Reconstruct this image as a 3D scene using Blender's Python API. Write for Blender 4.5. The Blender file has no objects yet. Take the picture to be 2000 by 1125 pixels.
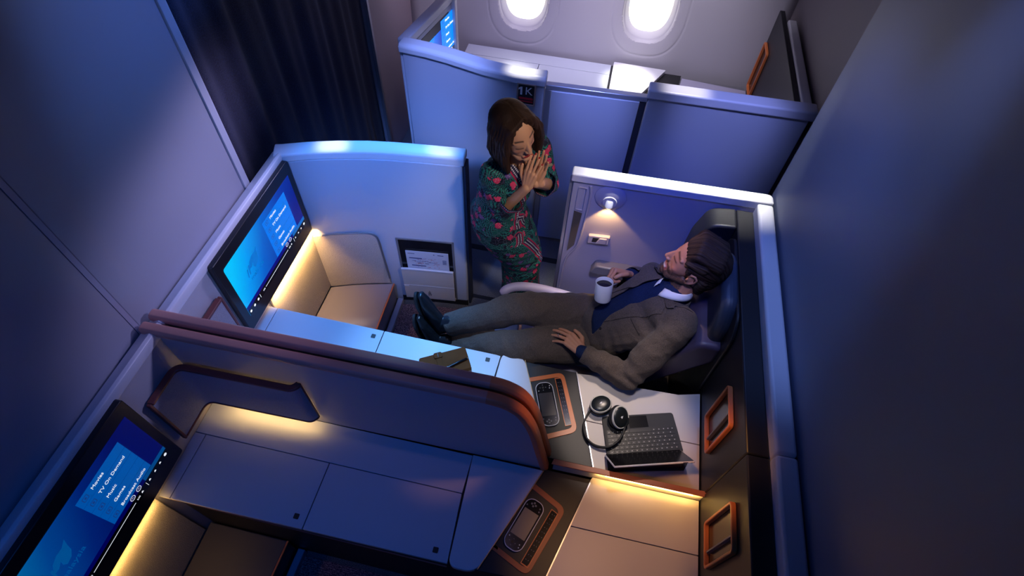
import bpy, bmesh, math, random
import numpy as np
from mathutils import Vector, Matrix, noise
from mathutils.bvhtree import BVHTree
random.seed(4)
PI = math.pi
SC = bpy.context.scene
COL = SC.collection
V = Vector

def s2l(c):
    return tuple((x/12.92 if x <= .04045 else ((x+.055)/1.055)**2.4) for x in c)

def rgb(r, g, b):
    return s2l((r/255., g/255., b/255.)) + (1.,)

# ------------------------------------------------------------------ materials
def new_mat(name):
    m = bpy.data.materials.new(name); m.use_nodes = True
    nt = m.node_tree
    return m, nt, nt.nodes['Principled BSDF']

def N(nt, typ, **kw):
    n = nt.nodes.new(typ)
    for k, v in kw.items():
        if hasattr(n, k): setattr(n, k, v)
        else: n.inputs[k].default_value = v
    return n

def mat(name, col, rough=.5, metal=0., bump=0., bscale=200., var=0., vscale=6., coat=0., sheen=0., stretch=None, spec=None):
    m, nt, p = new_mat(name)
    p.inputs['Base Color'].default_value = col
    p.inputs['Roughness'].default_value = rough
    p.inputs['Metallic'].default_value = metal
    if coat: p.inputs['Coat Weight'].default_value = coat
    if sheen: p.inputs['Sheen Weight'].default_value = sheen
    if spec is not None: p.inputs['Specular IOR Level'].default_value = spec
    tc = N(nt, 'ShaderNodeTexCoord')
    src = tc.outputs['Object']
    if stretch:
        mp = N(nt, 'ShaderNodeMapping'); mp.inputs['Scale'].default_value = stretch
        nt.links.new(src, mp.inputs[0]); src = mp.outputs[0]
    if bump:
        n = N(nt, 'ShaderNodeTexNoise'); n.inputs['Scale'].default_value = bscale; n.inputs['Detail'].default_value = 3
        b = N(nt, 'ShaderNodeBump'); b.inputs['Strength'].default_value = bump; b.inputs['Distance'].default_value = .002
        nt.links.new(src, n.inputs['Vector']); nt.links.new(n.outputs['Fac'], b.inputs['Height'])
        nt.links.new(b.outputs[0], p.inputs['Normal'])
    if var:
        n = N(nt, 'ShaderNodeTexNoise'); n.inputs['Scale'].default_value = vscale; n.inputs['Detail'].default_value = 4
        mx = N(nt, 'ShaderNodeMix', data_type='RGBA')
        mx.inputs[6].default_value = tuple(c*(1-var) for c in col[:3])+(1,)
        mx.inputs[7].default_value = tuple(min(1, c*(1+var)) for c in col[:3])+(1,)
        nt.links.new(src, n.inputs['Vector']); nt.links.new(n.outputs['Fac'], mx.inputs[0])
        nt.links.new(mx.outputs[2], p.inputs['Base Color'])
    return m

def emis(name, col, strength):
    m, nt, p = new_mat(name)
    p.inputs['Base Color'].default_value = (0, 0, 0, 1)
    p.inputs['Emission Color'].default_value = col
    p.inputs['Emission Strength'].default_value = strength
    p.inputs['Roughness'].default_value = .3
    return m

def fabric(name, c1, c2, scale=300, bump=.4, rough=.9):
    m, nt, p = new_mat(name)
    p.inputs['Roughness'].default_value = rough
    p.inputs['Specular IOR Level'].default_value = .25
    tc = N(nt, 'ShaderNodeTexCoord')
    n = N(nt, 'ShaderNodeTexNoise'); n.inputs['Scale'].default_value = scale; n.inputs['Detail'].default_value = 2
    v = N(nt, 'ShaderNodeTexVoronoi'); v.inputs['Scale'].default_value = scale*.6
    r = N(nt, 'ShaderNodeValToRGB'); r.color_ramp.elements[0].position = .35; r.color_ramp.elements[1].position = .65
    r.color_ramp.elements[0].color = c1; r.color_ramp.elements[1].color = c2
    b = N(nt, 'ShaderNodeBump'); b.inputs['Strength'].default_value = bump; b.inputs['Distance'].default_value = .002
    nt.links.new(tc.outputs['Object'], n.inputs['Vector']); nt.links.new(tc.outputs['Object'], v.inputs['Vector'])
    nt.links.new(n.outputs['Fac'], r.inputs[0]); nt.links.new(r.outputs[0], p.inputs['Base Color'])
    nt.links.new(v.outputs['Distance'], b.inputs['Height']); nt.links.new(b.outputs[0], p.inputs['Normal'])
    return m

# ------------------------------------------------------------------ things
OFF = {}
def tag(o, label=None, cat=None, group=None, kind=None):
    if label: o['label'] = label
    if cat: o['category'] = cat
    if group: o['group'] = group
    if kind: o['kind'] = kind
    return o

def thing(name, loc, label, cat, group=None):
    o = bpy.data.objects.new(name, None); COL.objects.link(o)
    o.empty_display_size = .05
    o.location = loc; OFF[o.name] = V(loc)
    return tag(o, label, cat, group)

class MB:
    def __init__(s): s.bm = bmesh.new()
    def _add(s, verts, faces, mi=0):
        vs = [s.bm.verts.new(v) for v in verts]
        for f in faces:
            try:
                fc = s.bm.faces.new([vs[i] for i in f]); fc.material_index = mi
            except ValueError: pass
        return s
    def box(s, x0, x1, y0, y1, z0, z1, mi=0):
        v = [(x, y, z) for x in (x0, x1) for y in (y0, y1) for z in (z0, z1)]
        return s._add(v, [(0,1,3,2),(4,6,7,5),(0,4,5,1),(2,3,7,6),(0,2,6,4),(1,5,7,3)], mi)
    def obox(s, c, ax, ay, az, hx, hy, hz, mi=0):
        c = V(c); ax = V(ax).normalized()*hx; ay = V(ay).normalized()*hy; az = V(az).normalized()*hz
        v = [c+ax*i+ay*j+az*k for i in (-1,1) for j in (-1,1) for k in (-1,1)]
        return s._add(v, [(0,1,3,2),(4,6,7,5),(0,4,5,1),(2,3,7,6),(0,2,6,4),(1,5,7,3)], mi)
    def prism(s, pts, a, b, axis='z', mi=0):
        def P(p, h):
            return {'z': (p[0], p[1], h), 'y': (p[0], h, p[1]), 'x': (h, p[0], p[1])}[axis]
        n = len(pts)
        v = [P(p, a) for p in pts]+[P(p, b) for p in pts]
        f = [tuple(range(n))[::-1], tuple(range(n, 2*n))]+[(i, (i+1) % n, n+(i+1) % n, n+i) for i in range(n)]
        return s._add(v, f, mi)
    def ring(s, outer, inner, a, b, axis='z', mi=0):
        def P(p, h):
            return {'z': (p[0], p[1], h), 'y': (p[0], h, p[1]), 'x': (h, p[0], p[1])}[axis]
        n = len(outer)
        v = [P(p, a) for p in outer]+[P(p, b) for p in outer]+[P(p, a) for p in inner]+[P(p, b) for p in inner]
        f = []
        for i in range(n):
            j = (i+1) % n
            f += [(i, j, n+j, n+i), (2*n+i, 3*n+i, 3*n+j, 2*n+j), (n+i, n+j, 3*n+j, 3*n+i), (i, 2*n+i, 2*n+j, j)]
        return s._add(v, f, mi)
    def strip(s, path, prof, closed=False, up=(0, 0, 1), mi=0, caps=True):
        """sweep a closed 2D profile (a: sideways, b: up) along a path"""
        up = V(up); path = [V(p) for p in path]; n = len(path); rings = []
        for i, p in enumerate(path):
            if closed: t = path[(i+1) % n]-path[i-1]
            else: t = path[min(i+1, n-1)]-path[max(i-1, 0)]
            t.normalize(); side = t.cross(up)
            if side.length < 1e-6: side = V((1, 0, 0))
            side.normalize(); u = side.cross(t).normalized()
            k = 1.
            if closed or 0 < i < n-1:
                d = (path[(i+1) % n]-path[i]).normalized(); c = abs(d.dot(t)); k = min(1/max(c, .3), 1.6)
            rings.append([s.bm.verts.new(p+side*(a*k)+u*b) for a, b in prof])
        m = len(prof)
        for i in range(n if closed else n-1):
            A, B = rings[i], rings[(i+1) % n]
            for j in range(m):
                f = s.bm.faces.new((A[j], A[(j+1) % m], B[(j+1) % m], B[j])); f.material_index = mi
        if not closed and caps:
            s.bm.faces.new(rings[0]); s.bm.faces.new(rings[-1][::-1])
        return s
    def tube(s, path, r, seg=12, closed=False, caps=True, mi=0):
        path = [V(p) for p in path]; n = len(path); rings = []
        rr = r if hasattr(r, '__len__') else [r]*n
        t0 = (path[1]-path[0]).normalized()
        u = t0.orthogonal().normalized()
        for i, p in enumerate(path):
            if closed: t = (path[(i+1) % n]-path[i-1]).normalized()
            else: t = (path[min(i+1, n-1)]-path[max(i-1, 0)]).normalized()
            u = (u-t*u.dot(t)); u.normalize(); w = t.cross(u)
            ru = rr[i] if not hasattr(rr[i], '__len__') else rr[i][0]
            rw = rr[i] if not hasattr(rr[i], '__len__') else rr[i][1]
            rings.append([s.bm.verts.new(p+u*(ru*math.cos(2*PI*j/seg))+w*(rw*math.sin(2*PI*j/seg))) for j in range(seg)])
        for i in range(n if closed else n-1):
            A, B = rings[i], rings[(i+1) % n]
            for j in range(seg):
                f = s.bm.faces.new((A[j], A[(j+1) % seg], B[(j+1) % seg], B[j])); f.material_index = mi
        if not closed and caps:
            s.bm.faces.new(rings[0][::-1]); s.bm.faces.new(rings[-1])
        return s
    def ell(s, c, rx, ry, rz, rot=None, u=20, v=12, mi=0):
        c = V(c); R = rot if rot is not None else Matrix.Identity(3)
        rings = []
        top = s.bm.verts.new(c+R@V((0, 0, rz))); bot = s.bm.verts.new(c+R@V((0, 0, -rz)))
        for i in range(1, v):
            a = PI*i/v
            rings.append([s.bm.verts.new(c+R@V((rx*math.sin(a)*math.cos(2*PI*j/u), ry*math.sin(a)*math.sin(2*PI*j/u), rz*math.cos(a)))) for j in range(u)])
        for j in range(u):
            k = (j+1) % u
            s.bm.faces.new((top, rings[0][j], rings[0][k])).material_index = mi
            s.bm.faces.new((rings[-1][k], rings[-1][j], bot)).material_index = mi
            for A, B in zip(rings[:-1], rings[1:]):
                s.bm.faces.new((A[j], B[j], B[k], A[k])).material_index = mi
        return s
    def cone(s, p0, p1, r0, r1, n=14):
        """round cone (tapered capsule)"""
        p0 = V(p0); p1 = V(p1); d = p1-p0
        L = d.length
        if L < 1e-6: return s.ell(p0, r0, r0, r0)
        t = d/L; path = []; rad = []
        for a in (80, 55, 30): path.append(p0-t*r0*math.sin(math.radians(a))); rad.append(r0*math.cos(math.radians(a)))
        path.append(p0); rad.append(r0); path.append((p0+p1)/2); rad.append((r0+r1)/2); path.append(p1); rad.append(r1)
        for a in (30, 55, 80): path.append(p1+t*r1*math.sin(math.radians(a))); rad.append(r1*math.cos(math.radians(a)))
        return s.tube(path, rad, n)
    def lathe(s, prof, c=(0, 0, 0), rot=None, seg=32, mi=0):
        c = V(c); R = rot if rot is not None else Matrix.Identity(3); rings = []
        for r, z in prof:
            if r < 1e-6: rings.append([s.bm.verts.new(c+R@V((0, 0, z)))])
            else: rings.append([s.bm.verts.new(c+R@V((r*math.cos(2*PI*j/seg), r*math.sin(2*PI*j/seg), z))) for j in range(seg)])
        for A, B in zip(rings[:-1], rings[1:]):
            for j in range(seg):
                k = (j+1) % seg
                if len(A) == 1 and len(B) == 1: continue
                if len(A) == 1: f = s.bm.faces.new((A[0], B[k], B[j]))
                elif len(B) == 1: f = s.bm.faces.new((A[j], A[k], B[0]))
                else: f = s.bm.faces.new((A[j], A[k], B[k], B[j]))
                f.material_index = mi
        return s
    def build(s, name, mats, parent=None, bevel=0., seg=2, angle=35, flat=False, label=None, recalc=True):
        if recalc: bmesh.ops.recalc_face_normals(s.bm, faces=s.bm.faces)
        me = bpy.data.meshes.new(name); s.bm.to_mesh(me); s.bm.free()
        return link(name, me, mats, parent, bevel, seg, angle, flat, label)

def link(name, me, mats, parent=None, bevel=0., seg=2, angle=35, flat=False, label=None):
    if mats is not None:
        me.materials.clear()
        for m in (mats if isinstance(mats, (list, tuple)) else [mats]): me.materials.append(m)
    o = bpy.data.objects.new(name, me); COL.objects.link(o)
    if parent:
        off = OFF[parent.name]; OFF[o.name] = off
        me.transform(Matrix.Translation(-off)); o.parent = parent
    else:
        # origin at the base centre
        if len(me.vertices):
            co = np.empty(len(me.vertices)*3); me.vertices.foreach_get('co', co); co = co.reshape(-1, 3)
            b = V(((co[:,0].min()+co[:,0].max())/2, (co[:,1].min()+co[:,1].max())/2, co[:,2].min()))
            me.transform(Matrix.Translation(-b)); o.location = b; OFF[o.name] = b
    if not flat:
        me.polygons.foreach_set('use_smooth', [True]*len(me.polygons))
        me.set_sharp_from_angle(angle=math.radians(angle))
    if bevel:
        md = o.modifiers.new('bevel', 'BEVEL'); md.width = bevel; md.segments = seg; md.limit_method = 'ANGLE'
        md.angle_limit = math.radians(40); md.harden_normals = False
    if label: o['label'] = label
    return o

def struct(o, label=None):
    o['kind'] = 'structure'
    if label: o['label'] = label
    return o

def rrect(cx, cy, w, h, r, n=5, rot=0.):
    pts = []
    for (sx, sy, a0) in ((1, 1, 0), (-1, 1, 90), (-1, -1, 180), (1, -1, 270)):
        for i in range(n+1):
            a = math.radians(a0+90*i/n)
            pts.append((sx*(w/2-r)+r*math.cos(a), sy*(h/2-r)+r*math.sin(a)))
    c, s = math.cos(rot), math.sin(rot)
    return [(cx+x*c-y*s, cy+x*s+y*c) for x, y in pts]

def rpoly(pts, r, n=5):
    """round the corners of a polygon"""
    out = []; m = len(pts)
    for i in range(m):
        p = V(pts[i]).to_2d() if len(pts[i]) > 2 else V(pts[i]); a = V(pts[i-1]); b = V(pts[(i+1) % m])
        rr = r[i] if hasattr(r, '__len__') else r
        da = (a-p); db = (b-p); la = da.length; lb = db.length
        k = min(rr, la*.49, lb*.49)
        if k < 1e-5: out.append((p.x, p.y)); continue
        A = p+da/la*k; B = p+db/lb*k
        for j in range(n+1):
            t = j/n; q = A*(1-t)**2+p*(2*t*(1-t))+B*t*t
            out.append((q.x, q.y))
    return out

def catmull(pts, n=8, closed=False):
    P = [V(p) for p in pts]; m = len(P); out = []
    rng = range(m if closed else m-1)
    for i in rng:
        if closed: p0, p1, p2, p3 = P[i-1], P[i], P[(i+1) % m], P[(i+2) % m]
        else: p0, p1, p2, p3 = P[max(i-1, 0)], P[i], P[i+1], P[min(i+2, m-1)]
        for j in range(n):
            t = j/n
            out.append(.5*((2*p1)+(p2-p0)*t+(2*p0-5*p1+4*p2-p3)*t*t+(3*p1-p0-3*p2+p3)*t**3))
    if not closed: out.append(P[-1])
    return out

def txt(name, s, size, loc, rot, m, parent, align='LEFT', depth=.0004, sx=1.):
    c = bpy.data.curves.new(name, 'FONT'); c.body = s; c.size = size; c.extrude = depth; c.align_x = align
    c.align_y = 'CENTER'
    o = bpy.data.objects.new(name+'_tmp', c); COL.objects.link(o)
    bpy.context.view_layer.update()
    me = bpy.data.meshes.new_from_object(o.evaluated_get(bpy.context.evaluated_depsgraph_get()))
    bpy.data.objects.remove(o); bpy.data.curves.remove(c)
    me.transform(Matrix.Translation(V(loc)) @ rot.to_4x4() @ Matrix.Diagonal((sx, 1, 1, 1)))
    return link(name, me, m, parent, flat=True)

def prof_round(w, h, r, n=3):
    return rrect(0, 0, w, h, r, n)
# ------------------------------------------------------------------ palette
PLASTIC = mat('warm_white_plastic', (.66, .66, .72, 1), .38, bump=.05, bscale=900)
PANEL = mat('panel_plastic', (.50, .52, .60, 1), .45, bump=.05, bscale=700)
CONSOLE = mat('console_laminate', (.52, .56, .64, 1), .35, bump=.03, bscale=900)
CREAM = mat('cream_laminate', (.62, .56, .52, 1), .4, bump=.03, bscale=900)
BULK = mat('bulkhead_laminate', (.36, .36, .43, 1), .42, bump=.03, bscale=400)
BULK2 = mat('side_bulkhead_laminate', (.22, .19, .21, 1), .55, bump=.03, bscale=400)
TRIM = mat('brushed_aluminium', (.55, .56, .62, 1), .3, metal=.7)
DARK = mat('charcoal_panel', (.012, .012, .016, 1), .45, bump=.1, bscale=500)
BLACK = mat('gloss_black', (.008, .008, .010, 1), .18)
BLACKM = mat('matt_black', (.012, .012, .014, 1), .5)
COPPER = mat('copper_rail', (.58, .28, .235, 1), .42, bump=.15, bscale=900)
ORANGE = mat('orange_trim', (.62, .17, .05, 1), .35)
MAROON = mat('maroon_trim', (.16, .04, .035, 1), .45)
GOLD = mat('gold_edge', (.80, .48, .22, 1), .3, metal=.6)
NAVY = mat('navy_leather', (.018, .024, .048, 1), .42, bump=.25, bscale=350)
NAVY2 = mat('navy_leather_light', (.035, .05, .085, 1), .42, bump=.25, bscale=350)
LAV = mat('lavender_leather', (.40, .38, .52, 1), .45, bump=.2, bscale=350)
SIDEP = mat('side_panel_plastic', (.46, .44, .50, 1), .5, bump=.08, bscale=600)
FAB = fabric('oatmeal_fabric', (.42, .38, .34, 1), (.58, .54, .50, 1), 420, .6)
CARPET = fabric('aisle_carpet', (.028, .028, .036, 1), (.22, .22, .25, 1), 320, 1.2, .95)
TRACK = mat('floor_track', (.006, .005, .008, 1), .6)
GREY = mat('grey_plastic', (.16, .16, .18, 1), .45)
WHITE = mat('white_ink', (.8, .8, .8, 1), .5)
LED = emis('warm_led', (1, .62, .22, 1), 14)
DARKGAP = mat('shadow_gap_seal', (.02, .025, .045, 1), .6)

def purple_carpet():
    m, nt, p = new_mat('burgundy_woven_carpet')
    p.inputs['Roughness'].default_value = .95
    tc = N(nt, 'ShaderNodeTexCoord'); mp = N(nt, 'ShaderNodeMapping'); mp.inputs['Scale'].default_value = (1, 2.2, 1)
    n = N(nt, 'ShaderNodeTexNoise'); n.inputs['Scale'].default_value = 150; n.inputs['Detail'].default_value = 3
    r = N(nt, 'ShaderNodeValToRGB'); e = r.color_ramp.elements
    e[0].position = .42; e[0].color = (.06, .03, .06, 1); e[1].position = .62; e[1].color = (.45, .27, .30, 1)
    w = N(nt, 'ShaderNodeTexWave'); w.bands_direction = 'Y'; w.inputs['Scale'].default_value = 34; w.inputs['Distortion'].default_value = 2
    b = N(nt, 'ShaderNodeBump'); b.inputs['Strength'].default_value = .8; b.inputs['Distance'].default_value = .003
    L = nt.links.new
    L(tc.outputs['Object'], mp.inputs[0]); L(mp.outputs[0], n.inputs['Vector']); L(n.outputs['Fac'], r.inputs[0])
    L(r.outputs[0], p.inputs['Base Color']); L(tc.outputs['Object'], w.inputs['Vector']); L(w.outputs['Fac'], b.inputs['Height']); L(b.outputs[0], p.inputs['Normal'])
    return m
BURG = purple_carpet()

def curtain_mat():
    m, nt, p = new_mat('navy_curtain_cloth')
    p.inputs['Roughness'].default_value = .9; p.inputs['Sheen Weight'].default_value = .15
    tc = N(nt, 'ShaderNodeTexCoord')
    n = N(nt, 'ShaderNodeTexNoise'); n.inputs['Scale'].default_value = 260; n.inputs['Detail'].default_value = 2
    r = N(nt, 'ShaderNodeValToRGB'); e = r.color_ramp.elements
    e[0].position = .4; e[0].color = (.010, .010, .030, 1); e[1].position = .68; e[1].color = (.028, .028, .075, 1)
    b = N(nt, 'ShaderNodeBump'); b.inputs['Strength'].default_value = .5; b.inputs['Distance'].default_value = .002
    L = nt.links.new
    L(tc.outputs['Object'], n.inputs['Vector']); L(n.outputs['Fac'], r.inputs[0]); L(r.outputs[0], p.inputs['Base Color'])
    L(n.outputs['Fac'], b.inputs['Height']); L(b.outputs[0], p.inputs['Normal'])
    return m
CURT = curtain_mat()

# ------------------------------------------------------------------ the setting
m = MB(); m.box(-2.2, 1.3, -.6, 4.2, -.05, 0)
struct(m.build('floor', CARPET), 'dark charcoal aisle carpet')
m = MB(); m.box(-1.49, 1.1, 2.47, 2.51, 0, .004)
struct(m.build('trim_1', TRACK), 'black seat track across the aisle carpet')
m = MB(); m.box(-.60, -.075, 2.06, 2.085, 0, .004)
struct(m.build('trim_2', TRACK), 'black threshold strip at the suite doorway')
# tall monument behind the monitors
m = MB(); m.box(-1.62, -1.535, -.6, .797, 0, 2.75); m.box(-1.62, -1.535, .817, 1.60, 0, 2.75)
struct(m.build('wall_left', BULK, bevel=.004), 'tall dark blue bulkhead panel behind the monitor wall')
m = MB(); m.box(-1.60, -1.534, .7975, .8165, 0, 2.75)
struct(m.build('trim_3', mat('bulkhead_joint', (.40, .38, .48, 1), .35)), 'vertical joint strip in the tall left bulkhead')
m = MB(); m.box(-1.63, -1.53, 1.60, 1.645, 0, 2.75)
struct(m.build('trim_4', PANEL, bevel=.006), 'pale edge post of the tall left bulkhead')
# wall beyond the curtain and behind the window suite
m = MB(); m.box(-1.62, -1.56, 3.23, 4.05, 0, 2.75)
struct(m.build('wall_rear', mat('mauve_wall', (.42, .34, .38, 1), .55), bevel=.006), 'mauve grey bulkhead between curtain and window suite')
m = MB(); m.box(-1.565, -1.545, 3.215, 3.24, 0, 2.75)
struct(m.build('trim_5', TRIM), 'thin metal edge beside the curtain')
m = MB(); m.box(.865, 1.0, -.6, 2.145, 0, 2.75)
struct(m.build('wall_right', mat('dark_blue_bulkhead', (.17, .20, .29, 1), .45, bump=.03, bscale=400), bevel=.004), 'tall dark blue bulkhead behind the headrest wall')
m = MB(); m.box(1.125, 1.2, 2.72, 4.1, 0, 2.75)
struct(m.build('wall_front', BULK2, bevel=.004), 'brown grey bulkhead beside the window suite')

# cabin side wall with two window bays: one grid sheet, bent inwards at the top, with recessed window reveals
WINC = [(-.70, 1.050), (.205, 1.088)]
def sidewall_y(z): return 3.945+.05*math.sin(min(max((z-.3)/1.6, 0), 1)*PI)
def sup(cx, cz, w, h, n=40, e=2.6):
    out = []
    for i in range(n):
        a = 2*PI*i/n; c, s = math.cos(a), math.sin(a)
        out.append((cx+w/2*math.copysign(abs(c)**(2/e), c), cz+h/2*math.copysign(abs(s)**(2/e), s)))
    return out
WALLM = mat('sidewall_plastic', (.50, .48, .52, 1), .5, bump=.04, bscale=500)
gx = np.concatenate([np.linspace(-1.56, -1.04, 8)[:-1], np.arange(-1.04, .56, .007), np.linspace(.56, 1.125, 9)])
gz = np.concatenate([np.linspace(0, .64, 10)[:-1], np.arange(.64, 1.56, .007), np.linspace(1.56, 2.6, 14)])
GX, GZ = np.meshgrid(gx, gz)
def srad(x, z, c, w, h, e=2.6): return (np.abs((x-c[0])/(w/2))**e+np.abs((z-c[1])/(h/2))**e)**(1/e)
GY = 3.945+.05*np.sin(np.clip((GZ-.3)/1.6, 0, 1)*PI)
hole = np.zeros(GX.shape, bool)
for c in WINC:
    r = srad(GX, GZ, c, .525, .695)
    GY = GY+.0045*np.exp(-((r-1)/.016)**2)+.010*np.clip((1-r)/.3, 0, 1)**2*(r < 1)
    hole |= srad(GX, GZ, c, .385, .515) < 1
nx, nz = len(gx), len(gz)
vs = np.stack([GX, GY, GZ], -1).reshape(-1, 3); fs = []
for j in range(nz-1):
    for i in range(nx-1):
        if hole[j, i] and hole[j+1, i] and hole[j, i+1] and hole[j+1, i+1]: continue
        k = j*nx+i; fs.append((k, k+1, k+nx+1, k+nx))
me = bpy.data.meshes.new('wall_window'); me.from_pydata(vs.tolist(), [], fs)
wl = link('wall_window', me, WALLM, angle=60)
sd = wl.modifiers.new('thick', 'SOLIDIFY'); sd.thickness = .004; sd.offset = 1
struct(wl, 'pale curved cabin side wall with window bays')
def win_mat():
    m, nt, p = new_mat('daylight_pane')
    p.inputs['Base Color'].default_value = (0, 0, 0, 1); p.inputs['Roughness'].default_value = .2
    tc = N(nt, 'ShaderNodeTexCoord'); n = N(nt, 'ShaderNodeTexNoise'); n.inputs['Scale'].default_value = 3; n.inputs['Detail'].default_value = 4
    mp = N(nt, 'ShaderNodeMapping'); mp.inputs['Scale'].default_value = (1, 1, 5)
    r = N(nt, 'ShaderNodeValToRGB'); e = r.color_ramp.elements
    e[0].position = .35; e[0].color = (.50, .64, 1, 1); e[1].position = .50; e[1].color = (1, .93, .86, 1)
    L = nt.links.new
    L(tc.outputs['Object'], mp.inputs[0]); L(mp.outputs[0], n.inputs['Vector']); L(n.outputs['Fac'], r.inputs[0]); L(r.outputs[0], p.inputs['Emission Color'])
    p.inputs['Emission Strength'].default_value = 2.4
    return m
WM = win_mat()
for k, (cx, cz) in enumerate(WINC):
    m = MB(); m.prism([(x, z) for x, z in sup(cx, cz, .32, .44)], sidewall_y(cz)+.088, sidewall_y(cz)+.10, 'y')
    wo = struct(m.build('window_%d' % (k+1), WM), ['left oval cabin window glowing with daylight', 'right oval cabin window glowing with daylight'][k])
    n = 64; m = MB()
    loops = [(sup(cx, cz, .440, .580, n), .012), (sup(cx, cz, .430, .570, n), .003), (sup(cx, cz, .40, .54, n), .006), (sup(cx, cz, .372, .505, n), .018), (sup(cx, cz, .360, .49, n), .034), (sup(cx, cz, .352, .482, n), .036), (sup(cx, cz, .335, .46, n), .050), (sup(cx, cz, .30, .42, n), .090)]
    rings = [[m.bm.verts.new((x, sidewall_y(z)+d, z)) for x, z in L] for L, d in loops]
    for A, B in zip(rings[:-1], rings[1:]):
        for i in range(n): m.bm.faces.new((A[i], A[(i+1) % n], B[(i+1) % n], B[i]))
    m.build('window_frame', WALLM, wo, angle=40)

# curtain closing the aisle
pts = []
y = 1.655
i = 0
rnd = random.Random(7)
for k in range(150):
    t = k/149; yy = 1.655+(3.205-1.655)*t
    x = -1.585+.010*math.sin(yy*24+2.2*math.sin(yy*3.1))+.005*math.sin(yy*52+1)
    pts.append((x, yy))
m = MB(); bm = m.bm
rows = []
for z in np.linspace(.02, 2.75, 14):
    rows.append([bm.verts.new((x+.006*math.sin(z*2+yy*9), yy, z)) for x, yy in pts])
for A, B in zip(rows[:-1], rows[1:]):
    for i in range(len(pts)-1): bm.faces.new((A[i], A[i+1], B[i+1], B[i]))
o = m.build('curtain', CURT, angle=180)
sd = o.modifiers.new('thick', 'SOLIDIFY'); sd.thickness = .003
tag(o, 'dark navy pleated curtain hanging across the aisle', 'curtain')
YM = .8375            # mirror plane between the paired suites
def mir(y, up): return 2*YM-y if up else y
def mirp(pts, up):
    q = [(x, mir(y, up)) for x, y in pts]
    return q[::-1] if up else q
CZ = .66              # console top height

# ------------------------------------------------------------------ monitor walls
def arc_y(x):         # outer face of the curved aisle partition
    xs = [-1.49, -1.346, -1.224, -1.082, -.953, -.812, -.61]; ys = [1.878, 1.938, 1.977, 2.014, 2.037, 2.055, 2.078]
    return float(np.interp(x, xs, ys))
for up in (True, False):
    t = thing('monitor_wall', (-1.49, 1.3 if up else .37, 0),
              'pale textured monitor wall with white cap at the feet of the reclining man' if up else 'pale textured monitor wall with grey cap in the empty near suite', 'partition', 'monitor walls of the paired suites')
    m = MB()
    if up: m.prism([(-1.515, YM+.001), (-1.45, YM+.001), (-1.45, 1.845), (-1.515, 1.86)], 0, 1.18)
    else: m.box(-1.515, -1.45, -.33, YM-.001, 0, 1.18)
    m.build('panel', mat('monitor_wall_skin_%d' % up, (.50, .49, .55, 1), .6, bump=.5, bscale=500), t, bevel=.004)
    m = MB()
    pr = [(-.040, -.028), (-.040, -.022), (.022, .018), (.034, .014), (.040, .004), (.040, -.028)]
    y0, y1 = (YM+.001, 1.862) if up else (-.33, YM-.001)
    m.strip([(-1.484, y0, 1.205), (-1.484, y1, 1.205)], pr)
    m.build('top_cap', PLASTIC, t, bevel=.006, seg=3)

# ------------------------------------------------------------------ curved aisle partition of the far suite
ap = thing('aisle_partition', (-1.05, 2.0, 0), 'curved white partition with rounded cap beside the attendant, far end of the monitor wall', 'partition')
xs = list(np.linspace(-1.49, -.61, 24))
TH = .085
outer = [(x, arc_y(x)) for x in xs]; inner = [(x, arc_y(x)-TH) for x in xs]
m = MB(); m.prism(outer+inner[::-1], 0.0, 1.18)
m.build('shell', PANEL, ap, bevel=.01, angle=30)
m = MB()
path = catmull([(-1.505, 1.80, 1.203), (-1.500, 1.845, 1.203), (-1.47, 1.875, 1.203)]+[(x, arc_y(x)-.042, 1.203) for x in np.linspace(-1.40, -.605, 9)], 6)
path = [(x, arc_y(max(x, -1.49))-.036, 1.203) for x in [-1.497]+list(np.linspace(-1.46, -.603, 26))]
m.strip(path, [(-.045, -.03), (-.045, .008), (-.034, .020), (.030, .020), (.045, .010), (.047, -.03)])
m.build('top_cap', PLASTIC, ap, bevel=.007, seg=3)
m = MB(); m.box(-.612, -.596, arc_y(-.61)-.070, arc_y(-.61)-.006, 0, 1.165)
m.build('edge_seal', DARKGAP, ap, bevel=.003)
m = MB(); m.prism([(x, arc_y(x)-TH-.004) for x in xs if x > -1.06]+[(x, arc_y(x)-TH+.004) for x in xs[::-1] if x > -1.06], .0, .05)
m.build('kick_strip', BLACKM, ap)

# literature pocket: follows the curve
pocket = [x for x in np.linspace(-1.0, -.685, 9)]
def ycur(x, d): return arc_y(x)-TH-d
def slab(m, z0, z1, d0, d1, xs_, shear=0):
    m.prism([(x, ycur(x, d0)) for x in xs_]+[(x, ycur(x, d1)) for x in xs_[::-1]], z0, z1)
pk = thing('literature_pocket', (-.84, 1.95, .05), 'recessed black and grey literature pocket low on the curved partition', 'pocket')
m = MB(); slab(m, .06, .60, -.001, .003, pocket); m.build('backing', BLACK, pk)
m = MB()
for a, b in ((-1.008, -.996), (-.689, -.677)): slab(m, .05, .61, 0, .006, list(np.linspace(a, b, 3)))
slab(m, .598, .61, 0, .006, list(np.linspace(-1.008, -.677, 9)))
m.build('surround', GREY, pk, bevel=.002)
m = MB(); slab(m, .06, .355, .018, .026, pocket); slab(m, .06, .07, .002, .026, pocket)
m.build('pocket_front', CREAM, pk, bevel=.003)
m = MB(); slab(m, .35, .362, .016, .030, pocket); m.build('pocket_lip', PLASTIC, pk, bevel=.003)
m = MB(); slab(m, .198, .201, .0262, .028, pocket); m.build('crease', PLASTIC, pk)
m = MB(); slab(m, .186, .192, .0262, .029, list(np.linspace(-.998, -.97, 3))); m.build('pull_tab', PLASTIC, pk)
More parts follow.
